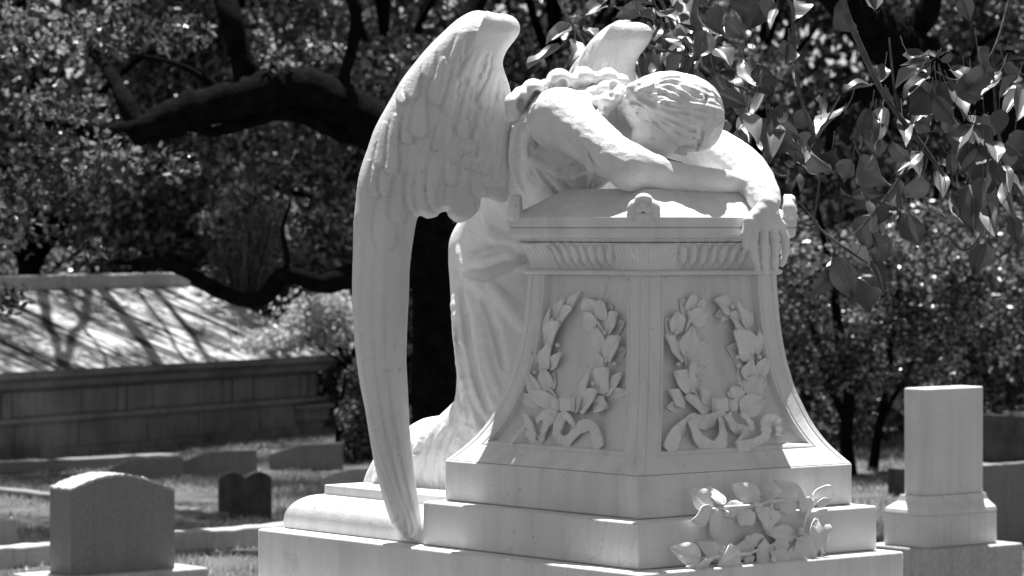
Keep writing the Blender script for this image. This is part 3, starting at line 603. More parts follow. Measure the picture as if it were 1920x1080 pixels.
def blur2(A, n=1):
    for _ in range(n):
        A = np.apply_along_axis(lambda v: np.convolve(np.pad(v, 1, 'edge'), ker, 'valid'), 0, A); A = np.apply_along_axis(lambda v: np.convolve(np.pad(v, 1, 'edge'), ker, 'valid'), 1, A)
    return A
relf = blur2(relf, 1)
def interp_pts(v, xs, ys): return np.interp(v, xs, ys)
# depth of the wing's middle surface: leans forward at its tip, curves back along the leading edge
cx_ = interp_pts(GY, [0, 100, 250, 400, 600, 800, 1040], [920, 880, 810, 750, 716, 730, 775]); u_ = (GX-cx_)
YM = interp_pts(GY, [0, 150, 400, 700, 900, 1040], [11.36, 11.33, 11.27, 11.235, 11.25, 11.30]) + interp_pts(GY, [0, 300, 500], [.0000016, .0000026, .0000045])*u_**2 + np.where(u_ > 0, .0007*u_*interp_pts(GY, [0, 350, 450], [1, 1, .2]), .0) + .08*interp_pts(GY, [0, 60, 120], [.6, .12, 0])
inn = np.maximum(-sd, 0)*S_
TH_ = np.interp(GY, [0, 80, 300, 500, 900, 1040], [.032, .036, .034, .026, .026, .028]); RD = .030
half = TH_*np.sqrt(np.clip(1-(1-np.clip(inn/RD, 0, 1))**2, 0, 1))
lead = np.exp(-(inn/.03)**2)*interp_pts(GX-cx_, [-30, 0], [1, 0])
front = YM - half*.9 - 1.75*relf*np.clip(inn/.02, 0, 1) + .045*np.exp(-inn/.022)*(u_ < 0)
back = YM + half + .045*np.exp(-inn/.022)*(u_ < 0) + .004
dY = np.float32(.0036); ys = np.arange(11.02, 11.72, dY)
FW = Field((0, 0, 0), (.01, .01, .01), .01)      # reuse the mesher in (px, Y, py) space, then map to the world
FW.n = np.array([len(gx), len(ys), len(gy)]); FW.lo = np.zeros(3); FW.h = 1.0
Yg = ys[None, :, None]; fr = front[:, None, :]; bk = back[:, None, :]; sdm = (sd*S_)[:, None, :]
FW.f = np.maximum(np.maximum(fr-Yg, Yg-bk), sdm).astype(np.float32)
V, Fs = FW.mesh()
pxv = 640+1.8*V[:, 0]; Yv = ys[0]+dY*V[:, 1]; pyv = 1.8*V[:, 2]
WV = np.stack([(pxv-960)*11.3/F*1.0+(pxv-960)*(Yv-11.3)*0/F, Yv, CZ-(pyv-HY)*11.3/F], 1)
# keep true outline in depth: scale from the mean distance so that thickness stays parallel
WV[:, 0] = (pxv-960)*(11.3+(np.interp(pyv, gy, YM.mean(0))-11.3))/F; WV[:, 2] = CZ-(pyv-HY)*(11.3+(np.interp(pyv, gy, YM.mean(0))-11.3))/F
Fs = Fs[:, ::-1] if False else Fs
WV = relax(WV, Fs, 1, .35)
w1 = mesh_obj('wing', WV, Fs[:, ::-1], FEATH, angel); tag(w1, 'near wing, its feathered face towards the viewer and its tip on the base slab')
# far wing: swept back from the far shoulder, its lit leading edge rising past the back
WF = WV.copy(); tip_ = np.array([P(974, 45, 11.34)[0], 11.34]); dst = P(1180, 40, 11.78); an = math.radians(-52)
q = WF[:, :2]-tip_; WF[:, 0] = dst[0]+q[:, 0]*math.cos(an)-q[:, 1]*math.sin(an); WF[:, 1] = dst[1]+q[:, 0]*math.sin(an)+q[:, 1]*math.cos(an)
w2 = mesh_obj('wing', WF, Fs[:, ::-1], FEATH, angel); tag(w2, 'far wing, only its lit top edge showing above the shoulders')
# ================================================================== ground, grass, kerbs
def G(px, py, z=0.0):          # point at height z seen at this pixel
    Y = (CZ-z)*F/(py-HY); return P(px, py, Y)
n_ = 60; gxs = np.linspace(-150, 150, n_); gys = np.linspace(-20, 260, n_)
mesh_obj('ground', [(x, y, 0) for y in gys for x in gxs], np.array([(j*n_+i, j*n_+i+1, (j+1)*n_+i+1, (j+1)*n_+i) for j in range(n_-1) for i in range(n_-1)]), SOIL)['kind'] = 'structure'
def grass(N):
    Y = 17.5+rng.random(N)**.8*19; px = rng.uniform(-250, 2150, N); X = (px-960)*Y/F
    dens = np.array([noise.noise(Vector((x*.9, y*.55, 3)))+.5*noise.noise(Vector((x*3, y*2, 9))) for x, y in zip(X, Y)]); keep = (dens > -.12) & ~((px > 880) & (px < 1570)); X, Y, dens = X[keep], Y[keep], dens[keep]; n = len(X)
    h = rng.uniform(.02, .055, n)*(1+.6*dens); w_ = rng.uniform(.003, .006, n); a = rng.uniform(0, 2*math.pi, n); lx, ly = rng.normal(0, .022, n), rng.normal(0, .022, n)
    V = np.zeros((n, 3, 3)); V[:, 0, 0] = X-w_*np.cos(a); V[:, 0, 1] = Y-w_*np.sin(a); V[:, 1, 0] = X+w_*np.cos(a); V[:, 1, 1] = Y+w_*np.sin(a); V[:, 2, 0] = X+lx; V[:, 2, 1] = Y+ly; V[:, 2, 2] = h
    return mesh_obj('grass', V.reshape(-1, 3), np.arange(3*n, dtype=np.int32).reshape(n, 3), GRASS, None, False)
tag(grass(230000), 'short dry grass between the graves', 'grass', kind='stuff')
def yard(name, p0, p1, wd_, h, z0, m, label, cat, group=None, jag=.004):
    p0 = np.array(p0[:2]); p1 = np.array(p1[:2]); d = p1-p0; L = np.linalg.norm(d); d /= L; nn = np.array([-d[1], d[0]]); k = max(4, int(L/.12)); rings = []
    for i in range(k+1):
        c = p0+d*L*i/k; o = rng.normal(0, jag, 4)
        rings.append([(*(c-nn*wd_/2+nn*o[0]), z0), (*(c+nn*wd_/2+nn*o[1]), z0), (*(c+nn*wd_/2), z0+h+o[2]), (*(c-nn*wd_/2), z0+h+o[3])])
    mb = MB(); loft(mb, rings); o = mb.obj(name, m, None, True, 40); bevel(o, .012, 2); return tag(o, label, cat, group)
yard('kerb', (-4.6, 20.5), (-.7, 24.5), .16, .14, 0, GREYL, 'pale stone kerb running behind the arched grey headstone towards the platform', 'kerb')
yard('kerb', G(-80, 908, .05), G(420, 962, .05), .13, .06, 0, GREY, 'low stone kerb crossing the grass towards the twin-lobed dark stone', 'kerb')
yard('kerb', G(-100, 872, .1), G(330, 852, .1), .16, .11, 0, GREY, 'dappled stone coping in the grass in front of the mausoleum', 'kerb')
mb = MB(); 
def blk(mb, c, w_, d_, h, ew=None, z0=0.0):
    ew = ER if ew is None else np.array(ew); dn = np.array([-ew[1], ew[0], 0]); c = np.array([c[0], c[1], z0])
    prism(mb, [c, c+ew*w_, c+ew*w_+dn*d_, c+dn*d_], [p+np.array([0, 0, h]) for p in (c, c+ew*w_, c+ew*w_+dn*d_, c+dn*d_)])
c = G(-30, 1040, 0.02); blk(mb, c, .26, .26, .24); tag(bevel(mb.obj('kerb_post', GREYL, None, True, 30), .01), 'small square pale stone post at the left edge beside the kerb', 'stone post')

# ================================================================== gravestones
def stone(mb, c, w_, d_, top, ew=ER, z0=0.0, nx=24, rough=0.0, depth_slope=0.0):
    ew = np.array(ew); dn = np.array([-ew[1], ew[0], 0]); rings = []
    for j in range(7):
        t = j/6; row = [c+dn*d_*t+np.array([0, 0, z0-c[2]])]
        bot = []
        for i in range(nx+1):
            u = i/nx; z = top(u)-depth_slope*t + (rng.normal(0, rough) if 0 < i < nx or rough else 0); bot.append(c+ew*w_*u+dn*d_*t+np.array([0, 0, z-c[2]]))
        row += bot; row.append(c+ew*w_+dn*d_*t+np.array([0, 0, z0-c[2]])); rings.append(row)
    n = len(rings[0]); V = np.concatenate(rings); Fc = [(k*n+i, k*n+(i+1) % n, (k+1)*n+(i+1) % n, (k+1)*n+i)[::-1] for k in range(6) for i in range(n)]
    Fc += [tuple(range(n)), tuple(6*n+i for i in range(n))[::-1]]; mb.add(V, Fc)
# big arched headstone, left foreground
Yh = 20.7; p0 = P(133, 1080, Yh); zb = .065
t = thing('headstone', 'grey granite headstone with a gently arched top on a pale base at the lower left', 'gravestone', (p0[0]+.3, p0[1]+.3, 0))
mb = MB(); ztop = lambda u: 2.2-(928-430)*Yh/F+.115*math.sin(math.pi*min(1, u*.86+.10))**1.1-.02*u
stone(mb, p0, .765, .25, ztop, z0=zb, rough=.0015); bevel(mb.obj('slab', GREY, t, True, 35), .004)
mb = MB(); V = []; nx, ny = 60, 14        # rock-pitched top, paler than the dressed faces
for lay in (0, 1):
    for j in range(ny+1):
        for i in range(nx+1):
            u, v = i/nx, j/ny; p = p0+ER*(.765*u*1.006-.003)+EL*(.25*v*1.02-.003)+ER*rng.normal(0, .0015)*(i in (0, nx))+EL*rng.normal(0, .002)*(j in (0, ny))
            p[2] = ztop(u)+(-.010+rng.normal(0, .0035)*(j in (0, ny) or i in (0, nx)) if lay == 0 else .006+rng.normal(0, .0022)); V.append(p)
N_ = (nx+1)*(ny+1); Fc = []
for j in range(ny):
    for i in range(nx):
        a_ = j*(nx+1)+i; Fc.append((N_+a_, N_+a_+1, N_+a_+nx+2, N_+a_+nx+1)); Fc.append((a_, a_+nx+1, a_+nx+2, a_+1))
rim = [i for i in range(nx+1)]+[j*(nx+1)+nx for j in range(1, ny+1)]+[ny*(nx+1)+i for i in range(nx-1, -1, -1)]+[j*(nx+1) for j in range(ny-1, 0, -1)]
for q_ in range(len(rim)): a_, b_ = rim[q_], rim[(q_+1) % len(rim)]; Fc.append((a_, b_, N_+b_, N_+a_))
mb.add(V, Fc); mb.obj('rough_top', GREYL, t, False)
mb = MB(); c = p0-ER*.2-EL*.12; c[2] = 0; blk(mb, c, 1.14, .48, zb); bevel(mb.obj('base', GREYL, t, True, 30), .01)
# slant markers
def slant(px, py, w_, d_, h0, h1, m, label, rough=0.0, group='low slant-topped grave markers', shape=None):
    c = G(px, py); mb = MB(); dn = EL; z = lambda t: h0+(h1-h0)*t
    rings = []
    for j in range(9):
        t = j/8; hh = shape(t) if shape else z(t)
        rings.append([c+EL*d_*t, c+EL*d_*t+ER*w_, c+EL*d_*t+ER*w_+[0, 0, hh+rng.normal(0, rough)], c+EL*d_*t+ER*w_*.5+[0, 0, hh+rng.normal(0, rough)], c+EL*d_*t+[0, 0, hh+rng.normal(0, rough)]])
    loft(mb, rings); o = mb.obj('grave_marker', m, None, True, 35); bevel(o, .006); return tag(o, label, 'gravestone', group)
sh = lambda t: .24 if t < .05 else .25-.11*(t-.05)
slant(560, 885, .50, .46, .25, .14, GREY, 'grey slant-topped grave marker just right of the mausoleum end, lightest of the row of three')
slant(385, 897, .56, .42, .235, .12, GREY, 'grey slant-topped grave marker in the middle of the row of three by the mausoleum')
slant(243, 903, .56, .44, .20, .06, GREY, 'low slant-topped grave marker directly behind the arched headstone')
slant(655, 925, .60, .40, .20, .11, GREYL, 'rough-topped pale grave marker half hidden behind the near wing and platform', .006)
# twin-lobed dark stone
c = G(412, 974); t = lambda u: .30+.055*abs(math.sin(2*math.pi*u))**.6
mb = MB(); stone(mb, c, .40, .10, t, ew=(.97, .22, 0), nx=40); bevel(mb.obj('headstone', DARKST, None, True, 35), .004)
tag(bpy.data.objects[-1] if False else COL.objects[-1], 'small dark weathered headstone with a twin-lobed top in the grass', 'gravestone')
# right-hand tombstone
Yt = 18.0
def corner_box(mb, pl, pc, pr, ytop_c, ybot_c, Yc=Yt, bev=0):
    c = P(pc, ybot_c, Yc); wr = (pr-pc)*Yc/F/CA*1.02; wl = (pc-pl)*Yc/F/SA*1.02; zt = CZ-(ytop_c-HY)*Yc/F; zb_ = CZ-(ybot_c-HY)*Yc/F
    return c, wr, wl, zb_, zt
t = thing('tombstone', 'pale marble shaft tombstone on a moulded base at the lower right', 'gravestone', P(1770, 1080, Yt)*[1, 1, 0]+[0, .25, 0])
def ring(c, wr, wl, i, z): c = np.array([c[0], c[1], 0]); j = i*.24; return [c+ER*i+EL*i+[0, 0, z], c+ER*(wr-j)+EL*i+[0, 0, z], c+ER*(wr-j)+EL*(wl-i*.87)+[0, 0, z], c+ER*i+EL*(wl-i*.87)+[0, 0, z]]
cP, wr, wl, zb0, zt0 = corner_box(None, 1668, 1738, 1884, 967, 1029)
mb = MB(); loft(mb, [ring(cP, wr, wl, 0, zb0+.001), ring(cP, wr, wl, 0, zt0-.006)]); bevel(mb.obj('plinth', MARB, t, True, 35), .005)
zs0 = CZ-(934-HY)*Yt/F; ins = .085
mb = MB(); loft(mb, [ring(cP, wr, wl, .004, zt0-.0055), ring(cP, wr, wl, 0, zt0+.004), ring(cP, wr, wl, .006, zt0+.022), ring(cP, wr, wl, .03, zt0+.04), ring(cP, wr, wl, .055, zt0+.06), ring(cP, wr, wl, .066, zs0)]); mb.obj('base_moulding', MARB, t, True, 30)
zt1 = CZ-(731-HY)*Yt/F
mb = MB(); loft(mb, [ring(cP, wr, wl, .084, zs0+.001), ring(cP, wr, wl, .084, zt1-.004), ring(cP, wr, wl, .090, zt1)]); bevel(mb.obj('shaft', MARB, t, True, 30), .004)
mb = MB(); loft(mb, [ring(cP, wr+.12, wl+.1, -.0, 0)]+[ring(cP-ER*.11-EL*.10, wr+.22, wl+.2, 0, zz_) for zz_ in (.001, zb0)][0:0]+[ring(cP-ER*.10-EL*.10, wr+.20, wl+.2, 0, zb0)], True); 
mb = MB(); loft(mb, [ring(cP-ER*.05-EL*.10, wr+.15, wl+.2, 0, -.02), ring(cP-ER*.05-EL*.10, wr+.15, wl+.2, 0, zb0)]); bevel(mb.obj('base', GREYL, t, True, 30), .008)
# dark stones on the right
t = thing('headstone', 'dark headstone with a sunlit sloping top on a pale-topped base at the right edge', 'gravestone', P(1950, 900, 24)*[1, 1, 0]+[0, .3, 0])
c = P(1858, 870, 23.6); c[2] = 0; mb = MB(); stone(mb, c, .95, .24, lambda u: .90-.05*u-.06*u*u, z0=.57); bevel(mb.obj('slab', DARKST, t, True, 35), .006)
c = P(1846, 870, 23.3); c[2] = 0; mb = MB(); blk(mb, c, 1.2, .5, .565); bevel(mb.obj('base', GREY, t, True, 35), .01)
mb = MB(); c = G(1690, 932); blk(mb, c, .30, .16, .235); tag(bevel(mb.obj('grave_marker', DARKST, None, True, 35), .01), 'dark block grave marker half hidden behind the left side of the shaft tombstone', 'gravestone')

# ================================================================== mausoleum on the left
D = np.array([math.sin(math.radians(31.5)), math.cos(math.radians(31.5)), 0]); NB = np.array([-D[1], D[0], 0]); E0 = np.array([-1.989, 36.0, 0])
def MP(s, b, z): return E0-D*s+NB*b+np.array([0, 0, z])       # s along the wall towards the viewer, b into the building
mz = thing('mausoleum', 'low dark stone mausoleum with a pale dappled slab roof at the left', 'mausoleum', MP(3, 2, 0))
def mbox(mb, s0, s1, b0, b1, z0, z1): prism(mb, [MP(s0, b0, z0), MP(s1, b0, z0), MP(s1, b1, z0), MP(s0, b1, z0)][::-1] if False else [MP(s1, b0, z0), MP(s0, b0, z0), MP(s0, b1, z0), MP(s1, b1, z0)], [MP(s1, b0, z1), MP(s0, b0, z1), MP(s0, b1, z1), MP(s1, b1, z1)])
LN = 9.5
mb = MB(); mbox(mb, .10, LN, .06, 4.0, -.3, .66)
for z0, z1 in ((-.3, .10), (.105, .36), (.42, .655)):               # ashlar courses standing proud of the wall
    s = .10
    while s < LN-.2:
        L = rng.uniform(.75, 1.25); mbox(mb, s+.009, min(LN, s+L)-.009, .040+rng.uniform(0, .016), .07, z0+.004, z1-.004); s += L
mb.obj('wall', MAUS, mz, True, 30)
mb = MB(); mbox(mb, .02, LN, -.01, .30, .365, .415); mb.obj('string_course', MAUS, mz, True, 30)
for s0 in (.18, 1.55, 3.3, 5.2):
    mb = MB(); mbox(mb, s0, s0+.10, .02, .06, .42, .655); mbox(mb, s0+.16, s0+.26, .02, .06, .42, .655); mb.obj('pilaster', MAUS, mz, True, 30)
mb = MB(); mbox(mb, .05, .50, -.07, .10, .17, .30); mbox(mb, .02, .54, -.12, .10, .30, .345); mbox(mb, .10, .44, -.04, .10, -.3, .17); mb.obj('corner_capital', MAUS, mz, True, 30)
mb = MB(); cor = [(.05, .66), (.0, .69), (-.03, .70), (-.06, .76), (-.13, .79), (-.16, .80), (-.16, .86)]
rings = [[MP(LN-i*0, i, z), MP(.1+i*2.2, i, z), MP(.1+i*2.2, 4.0-i, z), MP(LN, 4.0-i, z)] for i, z in cor]; loft(mb, rings); mb.obj('cornice', MAUS, mz, True, 30)
t_ = thing('x', None, None, (0, 0, 0)) if False else None
mb = MB(); e = -.17; ZR = 1.62
# roof: one long slope of slabs with raised seams, a shorter slope behind and a flat ridge course
def roofpt(s, b): 
    z = .865+(ZR-.865)*min((b-e), (4.17-b))/(2.17); return MP(s, b, z)
rows = np.linspace(e, 2.0, 8); prev = None
prism(mb, [MP(LN, e, .862), MP(-.42, e, .862), MP(-.42, 2.0, .862), MP(LN, 2.0, .862)], [roofpt(LN, e), roofpt(-.42, e), roofpt(-.05, 2.0), roofpt(LN, 2.0)])
prism(mb, [MP(LN, 2.003, .862), MP(-.05, 2.003, .862), MP(-.05, 4.17, .862), MP(LN, 4.17, .862)], [roofpt(LN, 2.003), roofpt(-.05, 2.003), roofpt(-.05, 4.17), roofpt(LN, 4.17)])
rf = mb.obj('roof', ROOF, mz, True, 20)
mb = MB(); mbox(mb, -.06, LN, 1.86, 2.3, ZR-.05, ZR+.10); bevel(mb.obj('ridge_course', GREYL, rf, True, 30), .01)
mb = MB()
for s in np.arange(.9, LN, 1.25):
    q = [roofpt(s, e-.0), roofpt(s+.05, e), roofpt(s+.05, 1.85), roofpt(s, 1.85)]; prism(mb, [p+[0, 0, -.01] for p in q][::-1], [p+[0, 0, .022] for p in q][::-1])
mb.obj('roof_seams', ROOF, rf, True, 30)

# ================================================================== trees
def leaves(name, m, C, size, parent=None, flat=0.0, aspect=1.9, droop=0.0):
    n = len(C); u = rng.normal(0, 1, (n, 3)); u[:, 2] = u[:, 2]*(1-flat)-droop; u /= np.linalg.norm(u, axis=1)[:, None]
    v = rng.normal(0, 1, (n, 3)); v -= u*(u*v).sum(1)[:, None]; v /= np.linalg.norm(v, axis=1)[:, None]
    s = (size*rng.uniform(.6, 1.35, n))[:, None]; V = np.empty((n, 4, 3))
    V[:, 0] = C-u*s*.5; V[:, 1] = C-u*s*.05+v*s/aspect*.5; V[:, 2] = C+u*s*.5; V[:, 3] = C-u*s*.05-v*s/aspect*.5
    return mesh_obj(name, V.reshape(-1, 3), np.arange(4*n, dtype=np.int32).reshape(n, 4), m, parent, False)
def blobs(bl, n, thick=.45):
    bl = [(np.array(b[:3], float), np.array(b[3:], float) if len(b) > 4 else np.array([b[3]]*3, float)) for b in bl]
    wts = np.array([r.prod()**(2/3) for _, r in bl]); wts /= wts.sum(); idx = rng.choice(len(bl), n, p=wts)
    d = rng.normal(0, 1, (n, 3)); d /= np.linalg.norm(d, axis=1)[:, None]; r = 1-thick*rng.random(n)**1.6
    c = np.array([b[0] for b in bl])[idx]; rr = np.array([b[1] for b in bl])[idx]; return c+d*rr*r[:, None]
def limb(mb, pts, jit=.0, n=9):    # pts: (px, py, width px, Y)
    Q, Rr = smooth_path([P(x, y, Y) for x, y, w_, Y in pts], [w_*.5*Y/F for x, y, w_, Y in pts], 5); Rr = [r*(1+rng.normal(0, .05)) for r in Rr]; tube(mb, Q, Rr, n)
# the old oak whose dark limbs cross behind the wing
oak = thing('oak_tree', 'large dark live oak with heavy crooked limbs arching behind the near wing', 'tree', P(812, 1007, 24)*[1, 1, 0])
mb = MB(); YO = 24
limb(mb, [(812, 1020, 150, YO), (812, 900, 104, YO), (812, 780, 84, YO), (815, 600, 80, YO), (812, 450, 86, YO), (790, 350, 96, YO), (752, 290, 96, YO), (705, 240, 94, YO), (640, 196, 84, YO), (560, 168, 84, YO), (490, 176, 86, YO-.1), (420, 192, 74, YO-.2), (340, 214, 78, YO-.3), (270, 244, 58, YO-.4), (195, 250, 40, YO-.4), (110, 232, 26, YO-.3), (20, 240, 16, YO)])
limb(mb, [(470, 178, 66, YO), (460, 130, 52, YO), (445, 85, 44, YO), (432, 35, 46, YO), (415, -30, 50, YO+.2), (380, -150, 44, YO+.6), (330, -330, 36, YO+.9), (250, -520, 22, YO+1.4)], n=9)
limb(mb, [(705, 262, 40, YO), (640, 250, 34, YO), (585, 226, 28, YO), (530, 214, 24, YO-.1), (480, 226, 22, YO-.1), (430, 240, 22, YO-.2), (385, 246, 20, YO-.2), (364, 226, 16, YO-.2)])
limb(mb, [(655, 190, 26, YO), (645, 150, 24, YO), (660, 90, 22, YO), (668, 30, 24, YO), (658, -40, 26, YO), (690, -200, 20, YO-.4)])
limb(mb, [(262, 250, 44, YO-.4), (235, 190, 36, YO-.3), (205, 135, 24, YO), (170, 90, 14, YO+.4)])
limb(mb, [(820, 520, 56, YO), (760, 512, 50, YO-.2), (700, 508, 46, YO-.4), (650, 520, 44, YO-.5), (600, 532, 38, YO-.6), (565, 520, 32, YO-.6), (530, 518, 36, YO-.6), (495, 556, 32, YO-.6), (455, 562, 28, YO-.6), (400, 540, 28, YO-.6), (350, 510, 24, YO-.6), (290, 492, 18, YO-.6), (220, 492, 10, YO-.6)])
limb(mb, [(535, 520, 14, YO-.6), (538, 480, 12, YO-.6), (530, 430, 8, YO-.6), (545, 380, 5, YO-.6)])
limb(mb, [(410, 190, 20, YO), (385, 150, 14, YO), (330, 120, 10, YO), (270, 105, 5, YO)])
limb(mb, [(790, 350, 60, YO), (830, 240, 50, YO+.4), (850, 120, 42, YO+.7), (905, -20, 34, YO+1.0), (1000, -220, 28, YO+1.3), (1120, -420, 20, YO+1.6)])
for (x0, x1, w_) in ((-4.3, -6.2, .07), (-3.1, -5.6, .09), (-2.3, -4.9, .05), (-5.2, -7.6, .08), (-1.4, -3.9, .06), (-2.7, -5.1, .03), (-3.8, -6.0, .03)):
    Q, Rr = smooth_path([np.array([x0, 34.0, 6.6]), np.array([(x0+x1)/2+.25, 37.0, 7.2]), np.array([x1, 41.0, 7.6])], [w_*.6, w_, w_*.8], 5, .03); tube(mb, Q, Rr, 7)
Q, Rr = smooth_path([P(250, -520, YO+1.4), np.array([-3.2, 29, 6.2]), np.array([-4.2, 33, 6.6]), np.array([-4.4, 37, 7.1]), np.array([-4.9, 41, 7.4])], [.03, .05, .05, .05, .03], 5, .03); tube(mb, Q, Rr, 8)
mb.obj('trunk', BARK, oak, True, 60)
OB = []
for i in range(100):        # canopy high above the picture, shading the graves and the mausoleum
    px = rng.uniform(-700, 1250); z = rng.uniform(5.6, 8.8); Y = rng.uniform(26.5, 42); OB.append(((px-960)*Y/F, Y, z, rng.uniform(.5, 1.1), rng.uniform(.5, 1.1), rng.uniform(.25, .5)))
for (x, y, r, Y) in ((110, 210, .38, 23.6), (60, 60, .45, 24), (200, 60, .35, 24.4), (330, 60, .30, 24.6), (200, 300, .35, 23.3), (90, 330, .40, 23.7), (0, 420, .45, 23.6), (330, 310, .2, 23.4), (20, 560, .2, 23.3), (180, 470, .16, 23.2), (520, 110, .16, 23.8), (600, 90, .2, 24.4)):
    OB.append((*P(x, y, Y), r, r, r*.6))
for i in range(34): OB.append((rng.uniform(-6.5, -1.3), rng.uniform(24.8, 32), rng.uniform(5.2, 7.5), rng.uniform(.25, .5), rng.uniform(.3, .6), .25))
for i in range(60): OB.append((rng.uniform(-7.5, -1.2), rng.uniform(34.5, 41), rng.uniform(6, 8.5), rng.uniform(.15, .3), rng.uniform(.5, 1.2), .2))
leaves('crown', LEAF, blobs(OB, 215000, .8), .068, oak)
def tree(name, label, base, H, R, n, m, size, trunk_r, lean=0, low=.25, group='background trees'):
    t = thing(name, label, 'tree', (base[0], base[1], 0), group); mb = MB(); top = np.array([base[0]+lean, base[1], H*.8])
    Q, Rr = smooth_path([np.array([base[0], base[1], -.05]), np.array([base[0]+lean*.2, base[1], H*.3]), top], [trunk_r*1.2, trunk_r*.8, trunk_r*.2], 6, .02); tube(mb, Q, Rr); BL = []
    for i in range(int(26)):
        a = rng.uniform(0, 2*math.pi); z = H*(low+(1-low)*rng.random()); rr = R*math.sqrt(max(.12, 1-((z/H-.55)/.6)**2))*rng.uniform(.35, 1); c = np.array([base[0]+lean*z/H+rr*math.cos(a), base[1]+rr*math.sin(a)*.8, z])
        BL.append((*c, *(R*rng.uniform(.22, .40)*np.array([1, 1, .65]))))
        if i % 2 == 0: Q, Rr = smooth_path([np.array([base[0]+lean*.5*z/H, base[1], max(.3, z*.6)]), (np.array([base[0], base[1], z*.8])+c)/2, c], [trunk_r*.45, trunk_r*.25, trunk_r*.08], 4, .02); tube(mb, Q, Rr, 6)
    mb.obj('trunk', BARK, t, True, 60); leaves('crown', m, blobs(BL, n, .75), size, t)
    return t
TR = [('dark bushy evergreen rising behind the mausoleum roof at the far left', (-5.6, 39), 6.5, 2.4, 42000, .085, .16, 0, .12, LEAF), ('mid-grey leafy tree between the oak limbs behind the mausoleum ridge', (-3.4, 41), 7.0, 2.3, 52000, .085, .14, .3, .10, LEAFL),
      ('leafy tree directly behind the near wing', (-1.3, 39), 6.8, 2.0, 48000, .08, .13, -.2, .10, LEAFL), ('dense tree behind the angel statue and far wing', (.5, 37), 6.6, 2.0, 42000, .08, .15, 0, .10, LEAF),
      ('broad dark tree behind the pedestal, right of the angel statue', (2.5, 36), 6.2, 2.0, 50000, .075, .12, .2, .05, LEAF), ('leafy tree above the shaft tombstone at the right', (4.4, 37), 6.4, 2.0, 50000, .08, .14, -.2, .06, LEAF), ('tall tree at the far right edge behind the broad leaves', (6.3, 39), 7.2, 2.2, 40000, .085, .16, 0, .08, LEAFL)]
for (lb, b_, H, R_, n, sz, tr_, ln, low, m_) in TR: tree('background_tree', lb, b_, H, R_, int(n*.62), m_, sz*1.28, tr_, ln, low)
# thin young trunks behind the right side of the pedestal
yt = thing('young_tree', 'slender dark young tree just right of the flared pedestal', 'tree', G(1592, 892), 'slender trunks right of the pedestal')
mb = MB(); Yy = 30; limb(mb, [(1594, 900, 34, Yy), (1586, 820, 26, Yy), (1592, 740, 22, Yy), (1575, 640, 20, Yy), (1560, 520, 16, Yy), (1530, 380, 10, Yy)]); limb(mb, [(1588, 800, 16, Yy), (1550, 700, 12, Yy), (1520, 600, 8, Yy)]); mb.obj('trunk', BARK, yt, True, 60)
leaves('crown', LEAF, blobs([(*P(1550+rng.uniform(-110, 110), rng.uniform(420, 730), Yy+rng.uniform(-.5, .5)), .34, .3, .22) for _ in range(14)], 9000, .8), .06, yt)
yt = thing('young_tree', 'slender dark young tree just left of the shaft tombstone', 'tree', G(1636, 888), 'slender trunks right of the pedestal')
mb = MB(); Yy = 30.6; limb(mb, [(1634, 900, 22, Yy), (1645, 820, 18, Yy), (1660, 740, 14, Yy), (1672, 640, 12, Yy), (1690, 500, 8, Yy)]); limb(mb, [(1650, 790, 12, Yy), (1690, 720, 9, Yy), (1720, 660, 6, Yy)]); mb.obj('trunk', BARK, yt, True, 60)
leaves('crown', LEAF, blobs([(*P(1700+rng.uniform(-120, 150), rng.uniform(430, 730), Yy+rng.uniform(-.5, .5)), .34, .3, .22) for _ in range(14)], 9000, .8), .06, yt)
# dark limb at the upper right
ro = thing('leaning_oak', 'dark leaning oak limb crossing the upper right corner behind the broad leaves', 'tree', np.array([5.6, 26, 0]))
mb = MB(); YR = 25; limb(mb, [(2330, 1000, 150, 26), (2280, 700, 130, 26), (2150, 420, 116, 25.6), (1980, 270, 108, 25.2), (1840, 190, 104, YR), (1745, 130, 108, YR), (1670, 80, 100, YR), (1600, 20, 84, YR), (1540, -60, 70, YR), (1440, -200, 50, YR)])
limb(mb, [(1740, 130, 60, YR), (1660, 165, 34, YR), (1590, 185, 26, YR), (1560, 240, 20, YR), (1550, 330, 10, YR)]); limb(mb, [(1690, 90, 50, YR), (1740, 20, 44, YR), (1760, -80, 36, YR)])
mb.obj('trunk', BARK, ro, True, 60)
leaves('crown', LEAF, blobs([(*P(rng.uniform(1350, 2500), rng.uniform(-420, -120), YR+rng.uniform(-1, 2)), .5, .6, .3) for _ in range(26)], 16000, .8), .07, ro)
# shrubs
LEAFW = leafmat('bright_leaves', .35, .6, .4, .45)
sh_ = thing('shrub', 'bright feathery shrub growing over the right end of the mausoleum roof', 'shrub', np.array([-1.42, 34.2, 0]))
mb = MB(); 
for k in range(9):
    a = rng.uniform(-1, 1); Q, Rr = smooth_path([np.array([-1.42, 34.2, 0]), P(672+a*12, 700, 34.2), P(610+a*60, 560+rng.uniform(0, 70), 34+rng.uniform(-.3, .3))], [.03, .02, .006], 4, .02); tube(mb, Q, Rr, 5)
mb.obj('stem', BARK, sh_); PB = []
for (x, y, sx, sy, n_) in ((602, 596, 38, 18, 1300), (638, 622, 20, 18, 900), (565, 632, 46, 9, 800), (500, 648, 40, 6, 450), (625, 570, 20, 12, 400)):
    for _ in range(n_): PB.append(P(rng.normal(x, sx), rng.normal(y, sy), 34.1+rng.normal(0, .16)))
leaves('foliage', LEAFW, np.array(PB), .07, sh_, droop=.2)
leaves_ = thing('shrub', 'dark ivy-covered shrub between the mausoleum end and the near wing', 'shrub', np.array([-1.7, 32, 0]))
